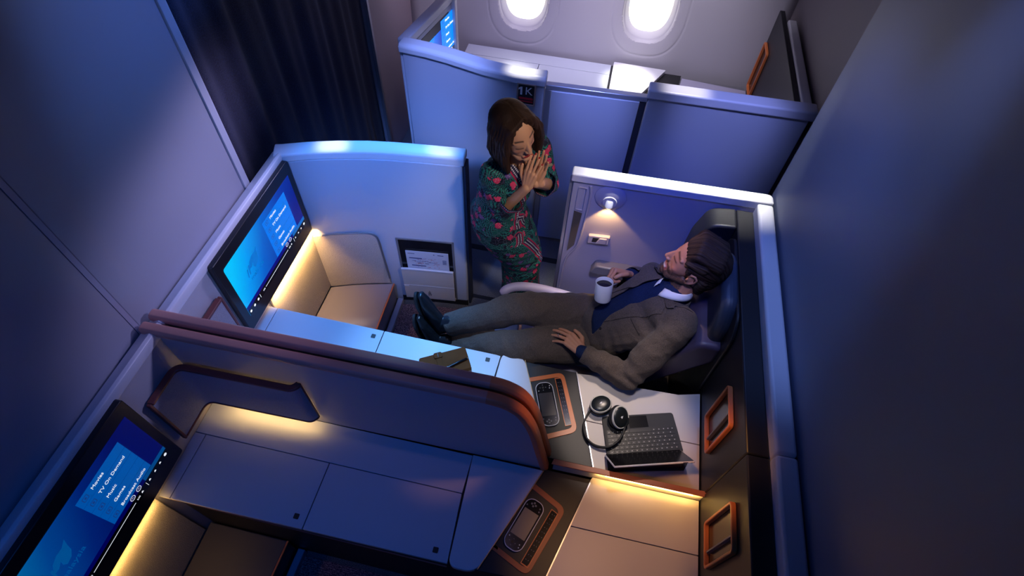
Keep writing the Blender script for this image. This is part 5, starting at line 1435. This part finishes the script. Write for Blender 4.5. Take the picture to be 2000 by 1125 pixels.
# ------------------------------------------------------------------ the attendant
def batik(name):
    """dark ground, teal key-fret lines in patches, pink and violet blossoms, fine pale outlines"""
    m, nt, p = new_mat(name)
    p.inputs['Roughness'].default_value = .75; p.inputs['Specular IOR Level'].default_value = .3
    L = nt.links.new
    tc = N(nt, 'ShaderNodeTexCoord')
    def vor(scale, feat='F1', rnd_=1.):
        v = N(nt, 'ShaderNodeTexVoronoi', feature=feat); v.inputs['Scale'].default_value = scale; v.inputs['Randomness'].default_value = rnd_
        L(tc.outputs['Object'], v.inputs['Vector']); return v
    def M(op, a, b=None, c_=None):
        n = N(nt, 'ShaderNodeMath', operation=op)
        for i, x in enumerate((a, b, c_)):
            if x is None: continue
            if hasattr(x, 'is_output'): L(x, n.inputs[i])
            else: n.inputs[i].default_value = x
        return n.outputs[0]
    patch = vor(17)
    sc = N(nt, 'ShaderNodeVectorMath', operation='SUBTRACT'); L(patch.outputs['Color'], sc.inputs[0]); sc.inputs[1].default_value = (.5, .5, .5)
    nv = N(nt, 'ShaderNodeVectorMath', operation='NORMALIZE'); L(sc.outputs[0], nv.inputs[0])
    dt = N(nt, 'ShaderNodeVectorMath', operation='DOT_PRODUCT'); L(nv.outputs[0], dt.inputs[0]); L(tc.outputs['Object'], dt.inputs[1])
    rt = N(nt, 'ShaderNodeVectorMath', operation='CROSS_PRODUCT'); L(nv.outputs[0], rt.inputs[0]); rt.inputs[1].default_value = (.3, .5, .8)
    dt2 = N(nt, 'ShaderNodeVectorMath', operation='DOT_PRODUCT'); L(rt.outputs[0], dt2.inputs[0]); L(tc.outputs['Object'], dt2.inputs[1])
    # running key: stripes whose phase steps with the cross coordinate
    step = M('MULTIPLY', M('GREATER_THAN', M('SINE', M('MULTIPLY', dt2.outputs['Value'], 420.)), .35), 1.6)
    st = M('SINE', M('ADD', M('MULTIPLY', dt.outputs['Value'], 680.), step))
    teal = M('GREATER_THAN', st, .05)
    big = N(nt, 'ShaderNodeTexNoise'); big.inputs['Scale'].default_value = 12; L(tc.outputs['Object'], big.inputs['Vector'])
    teal = M('MULTIPLY', teal, M('GREATER_THAN', big.outputs['Fac'], .40))
    mx1 = N(nt, 'ShaderNodeMix', data_type='RGBA'); L(teal, mx1.inputs[0]); mx1.inputs[6].default_value = (.006, .008, .024, 1); mx1.inputs[7].default_value = (.010, .19, .155, 1)
    # fine outline scrolls
    ed = vor(38, 'DISTANCE_TO_EDGE'); ln = M('LESS_THAN', ed.outputs['Distance'], .028)
    mx2 = N(nt, 'ShaderNodeMix', data_type='RGBA'); L(M('MULTIPLY', ln, .30), mx2.inputs[0]); L(mx1.outputs[2], mx2.inputs[6]); mx2.inputs[7].default_value = (.26, .28, .40, 1)
    # blossoms with ragged petals
    fl = vor(16.5); pn = N(nt, 'ShaderNodeTexNoise'); pn.inputs['Scale'].default_value = 90; L(tc.outputs['Object'], pn.inputs['Vector'])
    dd = M('ADD', fl.outputs['Distance'], M('MULTIPLY', M('SUBTRACT', pn.outputs['Fac'], .5), .55))
    inr = M('LESS_THAN', dd, .29)
    sep = N(nt, 'ShaderNodeSeparateColor'); L(fl.outputs['Color'], sep.inputs[0])
    pk = M('GREATER_THAN', sep.outputs[0], .38)
    rim = M('MULTIPLY', M('LESS_THAN', dd, .34), M('GREATER_THAN', dd, .29))
    fc = N(nt, 'ShaderNodeMix', data_type='RGBA'); L(pk, fc.inputs[0]); fc.inputs[6].default_value = (.13, .07, .25, 1); fc.inputs[7].default_value = (.56, .035, .12, 1)
    mx3 = N(nt, 'ShaderNodeMix', data_type='RGBA'); L(inr, mx3.inputs[0]); L(mx2.outputs[2], mx3.inputs[6]); L(fc.outputs[2], mx3.inputs[7])
    mx3b = N(nt, 'ShaderNodeMix', data_type='RGBA'); L(M('MULTIPLY', rim, .8), mx3b.inputs[0]); L(mx3.outputs[2], mx3b.inputs[6]); mx3b.inputs[7].default_value = (.010, .010, .03, 1)
    dots = vor(95); core = M('MULTIPLY', inr, M('LESS_THAN', dots.outputs['Distance'], .28))
    mx4 = N(nt, 'ShaderNodeMix', data_type='RGBA'); L(M('MULTIPLY', core, .5), mx4.inputs[0]); L(mx3b.outputs[2], mx4.inputs[6]); mx4.inputs[7].default_value = (.62, .40, .45, 1)
    # trim bands: distance and arc-length attributes
    ta = N(nt, 'ShaderNodeAttribute', attribute_name='trim_d'); ts = N(nt, 'ShaderNodeAttribute', attribute_name='trim_s')
    d = ta.outputs['Fac']; s = ts.outputs['Fac']
    def band(a, b): return M('MULTIPLY', M('GREATER_THAN', d, a), M('LESS_THAN', d, b))
    cur = mx4.outputs[2]
    for a, b, colr in ((-.001, .030, (.012, .012, .05, 1)), (.016, .024, (.40, .015, .075, 1)), (.024, .030, (.02, .16, .15, 1))):
        q = N(nt, 'ShaderNodeMix', data_type='RGBA'); L(band(a, b), q.inputs[0]); L(cur, q.inputs[6]); q.inputs[7].default_value = colr; cur = q.outputs[2]
    # white diamonds
    ph = M('ABSOLUTE', M('SUBTRACT', M('FRACT', M('MULTIPLY', s, 100.)), .5))
    dv = M('ABSOLUTE', M('MULTIPLY', M('SUBTRACT', d, .008), 90.))
    rr = M('ADD', ph, dv)
    dia = M('MULTIPLY', M('MULTIPLY', M('LESS_THAN', rr, .42), M('GREATER_THAN', rr, .16)), band(-.001, .016))
    q = N(nt, 'ShaderNodeMix', data_type='RGBA'); L(dia, q.inputs[0]); L(cur, q.inputs[6]); q.inputs[7].default_value = (.72, .68, .72, 1)
    L(q.outputs[2], p.inputs['Base Color'])
    return m
BATIK = batik('batik_print')

wm = thing('person', (-.30, 2.07, 0), 'woman attendant in teal and pink batik kebaya bowing with both palms together', 'person')
WC, WR = head_frame((-.340, 1.902, 1.500), (.755, -.625, -.17), (-.05, -.25, .96)); WS = .98
WF = V((.84, -.54, 0)).normalized(); WL = V((.54, .84, 0)).normalized()
w_nek, w_che, w_wai, w_hip = V((-.352, 1.955, 1.345)), V((-.372, 1.985, 1.19)), V((-.405, 1.975, 1.03)), V((-.415, 1.985, .90))
w_kn, w_hem = V((-.300, 2.085, .50)), V((-.285, 2.100, .10))
w_shR, w_elR, w_wrR = V((-.432, 1.868, 1.285)), V((-.385, 1.872, 1.055)), V((-.262, 1.834, 1.262))
w_shL, w_elL, w_wrL = V((-.262, 2.105, 1.290)), V((-.190, 2.085, 1.075)), V((-.205, 1.880, 1.262))

m = MB()
head_base(m, WC, WR, WS, True)
m.cone(WC+WR@V((-.030, 0, -.055))*WS, w_nek+V((0, 0, -.03)), .047, .050)
loft(m, smooth_nodes([(w_hip, .125, .085, WL), (w_wai, .10, .075, WL), (w_che, .115, .085, WL), (w_nek-V((0, 0, .06)), .12, .055, WL)]))
for s_, e_, w_ in ((w_shR, w_elR, w_wrR), (w_shL, w_elL, w_wrL)):
    m.cone(s_, e_, .036, .033); m.cone(e_, w_, .034, .022)
for sg_ in (.05, -.05):
    k_ = w_kn+WL*sg_; m.cone(w_hip+WL*sg_*1.3, k_, .075, .045); m.cone(k_, V((-.30, 2.105, .09))+WL*sg_, .045, .032)
    ft = V((-.30, 2.105, .05))+WL*sg_; m.cone(V((-.30, 2.105, .09))+WL*sg_, ft+WF*.03, .032, .030); m.cone(ft-WF*.02, ft+WF*.14-V((0, 0, .025)), .028, .020)
npl = WL*-1
Dh = V((.16, .34, .93)).normalized()
nR = V((-.36, -.86, .22))
n1 = hand(m, w_wrR, Dh, nR, -1, .86, ((6, 6, 4), (5, 6, 4), (7, 8, 5), (10, 10, 6)), (3, 0, -3, -7), ((.92, .30, .06), (.98, .05, .05)))
o2_ = V((.034, .040, .0)); n2 = hand(m, w_wrR+o2_, Dh+V((.02, -.02, 0)), -nR, 1, .85, ((6, 6, 4), (6, 6, 4), (7, 8, 5), (10, 10, 6)), (2, 0, -2, -6), ((.92, .30, .0), (.98, .05, .0)))
m.cone(w_elL, w_wrR+o2_, .033, .022)
me = sculpt(m, .0026, 2)
c = co_of(me); lc = (c-np.array(WC))@np.array(WR)/WS
handz = np.minimum(seg_dist(c, [w_wrR, w_wrR+Dh*.20])[0], seg_dist(c, [w_wrR+o2_, w_wrR+o2_+Dh*.20])[0])
relax(me, face_mask(lc)*(np.linalg.norm(c-np.array(WC), axis=1) < .15)*sm(handz, .05, .06), 22)
c = co_of(me); lc = (c-np.array(WC))@np.array(WR)/WS
col = np.tile(np.array([.56, .285, .175]), (len(c), 1))
def paint(mask, rgb_):
    global col
    mask = np.clip(mask, 0, 1)[:, None]; col = col*(1-mask)+np.array(rgb_)*mask
F_, L_, U_ = lc[:, 0], lc[:, 1], lc[:, 2]
hd_ = ((U_ > -.13) & (np.abs(L_) < .12) & (F_ > .02) & (F_ < .135) & (np.linalg.norm(c-np.array(w_wrR+V((.03, .06, .15))), axis=1) > 0)).astype(float)
paint(hd_*np.exp(-((np.abs(L_)-.043)/.018)**2-((U_+.025)/.02)**2)*.4, (.70, .22, .16))
paint(hd_*(F_ > .062)*np.exp(-((U_+.0655)/.0085)**4)*(1-sm(np.abs(L_)+np.abs(U_+.0655)*1.2, .022, .027)), (.42, .02, .035))
paint(hd_*(F_ > .06)*np.exp(-((U_+.0655)/.0018)**2)*(1-sm(np.abs(L_), .020, .024))*.8, (.08, .01, .01))
paint(hd_*np.exp(-((U_-.038-.004*np.cos((np.abs(L_)-.03)*70))/.0044)**2)*sm(np.abs(L_), .012, .018)*(1-sm(np.abs(L_), .046, .055))*1.1, (.04, .02, .015))
paint(hd_*np.exp(-((U_-.001+.10*(np.abs(L_)-.033)**2*20)/.0038)**2)*sm(np.abs(L_), .016, .021)*(1-sm(np.abs(L_), .046, .052)), (.015, .010, .010))
paint(hd_*np.exp(-((U_-.010)/.009)**2-((np.abs(L_)-.033)/.016)**2)*.45, (.20, .09, .07))
cattr(me, 'col', col)
wbody = link('body', me, SKIN, wm, angle=180)
nail_mesh(n1+n2, .82, mat('red_nail_polish', (.30, .008, .012, 1), .2), wbody)

# bobbed hair, parted on her left
m = MB()
def HE(c, r): m.ell(WC+WR@(V(c)*WS), r[0]*WS, r[1]*WS, r[2]*WS, WR, 28, 18)
def HK(a, b, r0, r1): m.cone(WC+WR@(V(a)*WS), WC+WR@(V(b)*WS), r0*WS, r1*WS)
HE((-.030, 0, .050), (.100, .090, .092)); HE((-.058, 0, -.02), (.070, .095, .11)); HE((-.055, 0, -.09), (.062, .098, .075))
for q in (1, -1):
    for i in range(6):
        f = .052-.020*i
        HK((f*.9, .052*q, .100-abs(i-2)*.004), (f*.95+.006, .086*q, .035), .020, .019); HK((f*.95+.006, .086*q, .035), (f, .098*q, -.06), .019, .021); HK((f, .098*q, -.06), (f*.9+.006, .088*q, -.150), .021, .015)
# sweep over the forehead from the parting
for i in range(7):
    t_ = i/6; HK((.042-.06*t_, .012, .124+.004*t_), (.054-.06*t_, -.050, .105), .012, .013); HK((.054-.06*t_, -.050, .105), (.050-.06*t_, -.082, .050), .013, .015)
    HK((.042-.06*t_, .014, .124+.004*t_), (.050-.06*t_, .058, .097), .012, .013); HK((.050-.06*t_, .058, .097), (.048-.06*t_, .084, .045), .013, .015)
hm = sculpt(m, .0032, 3)
c = co_of(hm); lc = (c-np.array(WC))@np.array(WR)/WS
st_ = np.arctan2(lc[:, 1], lc[:, 0]+.03)*.09+wob(c, 24, .004)
n_ = nrm_of(hm)
part = -.004*np.exp(-((lc[:, 1]-.012)/.006)**2)*sm(lc[:, 2], .08, .11)*(lc[:, 0] > -.07)
set_co(hm, c+n_*(wob(np.stack([st_*10, st_*0, lc[:, 2]*.7], 1), 50, .0035)*sm(-lc[:, 2], -.11, -.05)+np.abs(np.sin(st_*520+lc[:, 2]*9))*.0012*sm(-lc[:, 2], -.12, -.07)+part)[:, None])
fattr(hm, 'strand', st_)
link('hair', hm, hair_mat('chestnut_hair', (.012, .006, .005, 1), (.055, .024, .015, 1), 620), wm, angle=180)

# blouse and skirt with printed borders
def border(me, curves):
    c = co_of(me); d = np.full(len(c), 9.); s = np.zeros(len(c))
    for P, side in curves:
        q, a = seg_dist(c, P)
        k = q < d; d[k] = q[k]; s[k] = a[k]
    fattr(me, 'trim_d', d); fattr(me, 'trim_s', s)
m = MB()
loft(m, smooth_nodes([(w_hip+V((.030, .01, -.13)), .152, .132, WL), (w_hip, .160, .136, WL), (w_wai, .142, .118, WL), (w_che, .150, .120, WL), (w_nek-V((0, 0, .055)), .145, .080, WL), (w_nek+V((0, 0, .01)), .062, .056, WL)]))
for q in (.045, -.045): m.ell(w_che+WF*.085+WL*q+V((0, 0, .01)), .060, .060, .060)
m.ell(w_hip-WF*.050+V((0, 0, .0)), .118, .118, .11)
for s_, e_, w_ in ((w_shR, w_elR, w_wrR), (w_shL, w_elL, w_wrR+o2_)):
    d = (w_-e_).normalized()
    loft(m, smooth_nodes([(s_, .062, .060, WF), (s_.lerp(e_, .5), .056, .056, WF), (e_, .053, .053, WF)]))
    m.ell(e_, .053, .053, .053)
bl = sculpt(m, .0046, 7); c = co_of(bl); n_ = nrm_of(bl)
w = wob(c, 30, .004)+wob(c, 62, .0022, 4)
for P, s_ in ((w_elR, .07), (w_wai+WF*.1, .12), (w_shR+V((.03, 0, -.09)), .07)):
    w += .005*np.exp(-(np.linalg.norm(c-np.array(P), axis=1)/s_)**2)*np.sin((c-np.array(P))@np.array([.4, .2, .9])*110+wob(c, 18, 2))
set_co(bl, c+n_*w[:, None]); c = co_of(bl)
# neck opening: a V at the front
c = co_of(bl); d = c-np.array(w_nek); f = d@np.array(WF); l = d@np.array(WL); z = d[:, 2]
drop(bl, ((z > .0) & (np.hypot(f, l) < .085)) | ((f > 0) & (np.abs(l) < .046+z*.36) & (z > -.13) & (f > .02)))
drop(bl, co_of(bl)[:, 2] < w_hip.z-.125)
BV = BVHTree.FromPolygons([V(p) for p in co_of(bl)], [tuple(p.vertices) for p in bl.polygons])
def near(P): return [np.array(BV.find_nearest(V(p))[0]) for p in P]
fr_ = lambda f, l, z: w_nek+WF*f+WL*l+V((0, 0, z))
neckR = near(catmull([fr_(-.05, -.05, .01), fr_(.04, -.062, -.01), fr_(.09, -.03, -.08), fr_(.13, .00, -.14), fr_(.14, .01, -.25), fr_(.15, .0, -.36), fr_(.16, -.01, -.48), fr_(.16, -.02, -.60)], 5))
neckL = near(catmull([fr_(-.05, .05, .01), fr_(.04, .062, -.01), fr_(.09, .035, -.08), fr_(.13, .005, -.14)], 5))
lowr = near(catmull([fr_(.15, .0, -.36), fr_(.15, .07, -.43), fr_(.12, .14, -.50)], 5))
border(bl, [(neckR, 0), (neckL, 0), (lowr, 0)])
for e_, w_ in ((w_elR, w_wrR), (w_elL, w_wrR+o2_)):
    d = (w_-e_).normalized(); A_ = V((0, 0, 1)); A_ = (A_-d*A_.dot(d)).normalized(); B_ = d.cross(A_)
    m = MB(); rows = []; K = 72; NR = 34; td = []; ts_ = []
    for i in range(NR+1):
        u = -.035+.150*i/NR
        for j in range(K):
            th = 2*PI*j/K; r = (.050+.010*max(u, 0)/.115)*(1+.05*math.sin(3*th+u*30)+.03*math.sin(7*th+1))
            if u < 0: r *= math.sqrt(max(0, 1-(u/.052)**2))
            rows.append(m.bm.verts.new(e_+d*(u-.018*max(0, math.cos(th))*max(u, 0)/.115)+A_*(r*math.cos(th))+B_*(r*math.sin(th)))); td.append(.115-u); ts_.append(th*.057)
    for i in range(NR):
        for j in range(K): m.bm.faces.new((rows[i*K+j], rows[i*K+(j+1) % K], rows[(i+1)*K+(j+1) % K], rows[(i+1)*K+j]))
    so = m.build('sleeve', BATIK, wm, angle=180); fattr(so.data, 'trim_d', td); fattr(so.data, 'trim_s', ts_)
    sd = so.modifiers.new('thick', 'SOLIDIFY'); sd.thickness = .003; sd.offset = -1
o = link('kebaya_blouse', bl, BATIK, wm, angle=180); sd = o.modifiers.new('thick', 'SOLIDIFY'); sd.thickness = .003; sd.offset = -1
m = MB()
loft(m, smooth_nodes([(w_wai, .125, .10, WL), (w_hip, .160, .136, WL), (w_hip.lerp(w_kn, .5), .150, .135, WL), (w_kn, .122, .120, WL), (w_kn.lerp(w_hem, .6), .118, .112, WL), (w_hem, .128, .118, WL)]))
sk = sculpt(m, .0055, 6); c = co_of(sk); n_ = nrm_of(sk)
ang = np.arctan2((c-np.array(w_kn))@np.array(WF), (c-np.array(w_kn))@np.array(WL))
set_co(sk, c+n_*(wob(c, 24, .005)+.006*np.sin(ang*3+c[:, 2]*5)*sm(-c[:, 2], -.8, -.2)+.004*np.sin(c[:, 2]*70+wob(c, 12, 3))*np.exp(-((c[:, 2]-.52)/.14)**2))[:, None])
drop(sk, co_of(sk)[:, 2] < .10)
BV = BVHTree.FromPolygons([V(p) for p in co_of(sk)], [tuple(p.vertices) for p in sk.polygons])
fold = near(catmull([w_hip+WF*.14+V((0, 0, -.05)), w_hip.lerp(w_kn, .5)+WF*.13+WL*.03, w_kn+WF*.11+WL*.06, w_kn.lerp(w_hem, .5)+WF*.09+WL*.075, w_hem+WF*.09+WL*.08], 5))
border(sk, [(fold, 0)])
o = link('batik_skirt', sk, BATIK, wm, angle=180); sd = o.modifiers.new('thick', 'SOLIDIFY'); sd.thickness = .003; sd.offset = -1
# name badge on the far side of the chest
m = MB(); c_ = V((-.195, 1.975, 1.285)); m.obox(c_, (.8, .3, .3), (-.2, -.4, .9), (.5, -.8, 0), .026, .010, .0015)
m.build('name_badge', mat('pale_gold_badge', (.55, .47, .30, 1), .35, metal=.5), wm, bevel=.001)
# shoes under the hem
for sg_ in (.05, -.05):
    m = MB(); ft = V((-.30, 2.105, .0))+WL*sg_
    loft(m, [(ft-WF*.05+V((0, 0, .028)), .026, .028, WL), (ft+WF*.05+V((0, 0, .030)), .034, .030, WL), (ft+WF*.14+V((0, 0, .022)), .034, .021, WL), (ft+WF*.19+V((0, 0, .014)), .018, .012, WL)])
    m.build('shoe', SHOE, wm, angle=180)
# ------------------------------------------------------------------ lights (washes and fills are added, without fittings)
def look(o, tgt):
    o.rotation_euler = (V(tgt)-o.location).to_track_quat('-Z', 'Y').to_euler()
def area(name, loc, tgt, sx, sy, power, col, spread=180):
    l = bpy.data.lights.new(name, 'AREA'); l.shape = 'RECTANGLE'; l.size = sx; l.size_y = sy; l.energy = power; l.color = col[:3]
    l.spread = math.radians(spread)
    o = bpy.data.objects.new(name, l); COL.objects.link(o); o.location = loc; look(o, tgt); return o
def spot(name, loc, tgt, power, col, ang, blend=.5, r=.03):
    l = bpy.data.lights.new(name, 'SPOT'); l.energy = power; l.color = col[:3]; l.spot_size = math.radians(ang); l.spot_blend = blend; l.shadow_soft_size = r
    o = bpy.data.objects.new(name, l); COL.objects.link(o); o.location = loc; look(o, tgt); return o
LT = [  # kind, name, location, aim, size or (angle, blend, radius), spread
 ('A', 'mood_light', (-.5, 2.40, 2.35), (-.5, 2.72, .9), (1.2, .08), 95),
 ('A', 'mood_light', (-1.0, 2.05, 2.35), (-1.0, 1.55, .66), (.5, .25), 70),
 ('S', 'mood_spot', (.60, 1.75, 2.7), (.66, 2.72, 1.22), (25, .9, .1), 0),
 ('S', 'window_wash', (-.45, 3.2, 2.6), (-.55, 3.95, 1.15), (62, 1., .1), 0),  # this and the next: added light on the window wall
 ('S', 'window_wash', (.15, 3.2, 2.6), (.30, 3.95, 1.15), (62, 1., .1), 0),
 ('S', 'console_spot', (-.95, 2.6, 2.45), (-.98, 1.60, .8), (36, .7, .1), 0),
 ('S', 'console_spot', (-.78, 1.95, 3.0), (-.56, 1.14, .66), (25, .7, .1), 0),
 ('S', 'partition_spot', (-.9, .50, 2.8), (-1.02, 1.98, 1.02), (30, .9, .1), 0),  # added blue light for the partition's inner face
 ('S', 'wall_wash', (-.85, 2.5, 2.0), (-1.53, 1.52, 1.42), (34, 1., .1), 0),
 ('S', 'wall_wash', (.5, 1.85, 2.45), (-1.45, 1.10, 1.08), (32, .8, .1), 0),  # added light for the monitor wall face
 ('S', 'wall_wash', (.20, 1.9, 2.5), (.865, 1.70, 1.3), (75, 1., .1), 0),
 ('A', 'mood_light', (-.7, -.25, 2.5), (-.7, .55, .66), (1.2, .2), 110),
 ('S', 'seat_spot', (.05, .75, 3.3), (.12, 1.52, .75), (28, .7, .15), 0),  # added light to brighten the man, no fitting
 ('A', 'rail_wash', (-.75, .9, 2.7), (-.75, .835, 1.2), (1.4, .05), 50),
 ('A', 'cap_wash', (.42, 2.10, 2.3), (.42, 2.075, 1.2), (.75, .03), 25),
 ('S', 'cap_wash', (.62, 1.35, 3.3), (.81, 1.45, 1.2), (30, .9, .03), 0),
 ('S', 'cap_wash', (-1.28, 1.30, 3.3), (-1.48, 1.35, 1.2), (32, .9, .03), 0),
 ('S', 'ceiling_spot', (-1.22, 2.25, 2.4), (-1.24, 1.93, 1.2), (9, .8, .03), 0),
 ('S', 'ceiling_spot', (-.85, 2.25, 2.4), (-.72, 2.05, 1.2), (9, .8, .03), 0),
 ('S', 'ceiling_spot', (-.5, 2.9, 2.4), (-.45, 2.68, 1.28), (12, .9, .03), 0),
 ('S', 'ceiling_spot', (.45, 2.9, 2.4), (.42, 2.73, 1.28), (16, .9, .03), 0),
 ('S', 'ceiling_spot', (.1, 3.4, 2.4), (.15, 3.72, .68), (15, .6, .03), 0),
 ('S', 'ceiling_spot', (-.75, 3.3, 2.4), (-.68, 3.62, .66), (13, .9, .03), 0),
 ('S', 'reading_lamp_light', tuple(V((.125, yp(.125)-.028, 1.080))+hd*.024), (.16, yp(.125)-.03, .5), (88, .3, .01), 0),
 ('A', 'strip_light', (-1.404, 1.585, .695), (-1.75, 1.585, .12), (.47, .01), 150),
 ('A', 'strip_light', (-1.404, .02, .695), (-1.75, .02, .12), (.64, .01), 150),
 ('A', 'strip_light', (-1.16, .785, CZ+.088), (-1.16, .76, 0), (.42, .01), 180),
 ('A', 'strip_light', (.48, .812, CZ+.048), (.48, .835, .690), (.42, .006), 170),
 ('S', 'armrest_lamp', (.36, .70, 1.75), (.33, .52, .66), (42, .6, .05), 0),  # added warm light over the near armrest top, no fitting
 ('S', 'armrest_lamp', (.30, 1.6, 2.4), (.36, 1.10, .66), (22, .5, .05), 0),  # added light to brighten the far armrest top
 ('S', 'rail_lamp', (.40, 1.0, 1.80), (-.045, .84, 1.13), (15, 1., .03), 0),  # added warm light for the rail end, no fitting
 ('A', 'window_daylight', (WINC[0][0], sidewall_y(WINC[0][1])+.05, WINC[0][1]), (WINC[0][0], 2.5, .3), (.28, .40), 110),
 ('A', 'window_daylight', (WINC[1][0], sidewall_y(WINC[1][1])+.05, WINC[1][1]), (WINC[1][0], 2.5, .3), (.28, .40), 110),
 ('S', 'seat_spot', (.2, .9, 2.7), (.35, 2.03, .95), (34, .9, .1), 0),  # added blue light on the side partition
 ('S', 'rim_spot', (-.35, 3.0, 2.5), (-.33, 1.95, 1.45), (18, .8, .03), 0),
 ('S', 'mood_spot', (-.05, 1.80, 2.7), (-.05, 2.70, 1.20), (20, .9, .1), 0),
 ('S', 'mood_spot', (-.85, 1.85, 2.7), (-.90, 2.74, 1.22), (24, .9, .1), 0),
 ('S', 'wall_wash', (-.85, 3.35, 2.5), (-1.56, 3.95, 1.4), (50, 1., .1), 0),
 ('S', 'wall_wash', (-.60, 2.9, 2.5), (-1.53, 1.70, 2.1), (26, 1., .1), 0),
 ('S', 'face_spot', (.75, .9, 2.9), (-.33, 1.92, 1.15), (24, .8, .1), 0),  # added light on the attendant's front
 ('S', 'face_spot', (-.35, 2.05, 2.3), (.49, 1.63, 1.20), (13, .9, .05), 0),  # added warm light on the man's face
 ('S', 'niche_lamp', (.25, .85, 1.6), (.70, .86, .93), (42, .9, .05), 0),  # added warm light on the niche frames, no fitting
]
POW = [
 (0.25, 0.4, 1.5),
 (0, 0, 0),
 (36, 44, 130),
 (74, 64, 100),
 (98, 90, 112),
 (8, 52, 160),
 (60, 130, 260),
 (28, 74, 260),
 (46, 42, 78),
 (44, 42, 84),
 (2.5, 4.5, 16),
 (0.03, 0.42, 2.3),
 (86, 79, 80),
 (0.07, 0.045, 0.08),
 (2.8, 2.7, 2.3),
 (12, 20, 55),
 (9, 17, 50),
 (75, 68, 50),
 (40, 36, 30),
 (100, 95, 85),
 (60, 55, 55),
 (190, 180, 165),
 (150, 140, 140),
 (5, 2.9, 1.0),
 (2.6, 1.5, 0.45),
 (0.75, 0.42, 0.11),
 (0.2, 0.12, 0.035),
 (0.4, 0.24, 0.06),
 (14, 7.0, 3.0),
 (60, 48, 40),
 (10, 4, 1.5),
 (0.2, 0.18, 0.15),
 (0.2, 0.18, 0.15),
 (3, 8, 90),
 (26, 18, 12),
 (48, 62, 185),
 (46, 66, 185),
 (45, 38, 50),
 (3, 16, 75),
 (100, 84, 68),
 (44, 27, 16),
 (16, 7, 1.8),
]
for (k, n, loc, aim, sz, spr), c in zip(LT, POW):
    e = max(c)
    if e <= 1e-4: continue
    colr = tuple(x/e for x in c)
    if k == 'A': area(n, loc, aim, sz[0], sz[1], e, colr, spr)
    else: spot(n, loc, aim, e, colr, sz[0], sz[1], sz[2])
w = bpy.data.worlds.new('cabin_dusk'); SC.world = w; w.use_nodes = True
w.node_tree.nodes['Background'].inputs[0].default_value = (0.0015, 0.002, 0.006, 1)
w.node_tree.nodes['Background'].inputs[1].default_value = 1.
# ------------------------------------------------------------------ camera
cam = bpy.data.cameras.new('camera'); co = bpy.data.objects.new('camera', cam); COL.objects.link(co)
cam.sensor_width = 36; cam.lens = 36*1084.37489/2000; cam.clip_start = .05; cam.clip_end = 50
CR = Matrix(((.97730, -.18880, .09650), (.20910, .78170, -.58760), (.03550, .59440, .80340)))
CR = CR.to_quaternion().normalized().to_matrix()
co.matrix_world = Matrix.Translation((0, 0, 3.0)) @ CR.to_4x4()
SC.camera = co
SC.view_settings.view_transform = 'Standard'; SC.view_settings.look = 'None'; SC.view_settings.gamma = 1
SC.view_settings.exposure = 0.; SC.view_settings.use_curve_mapping = False
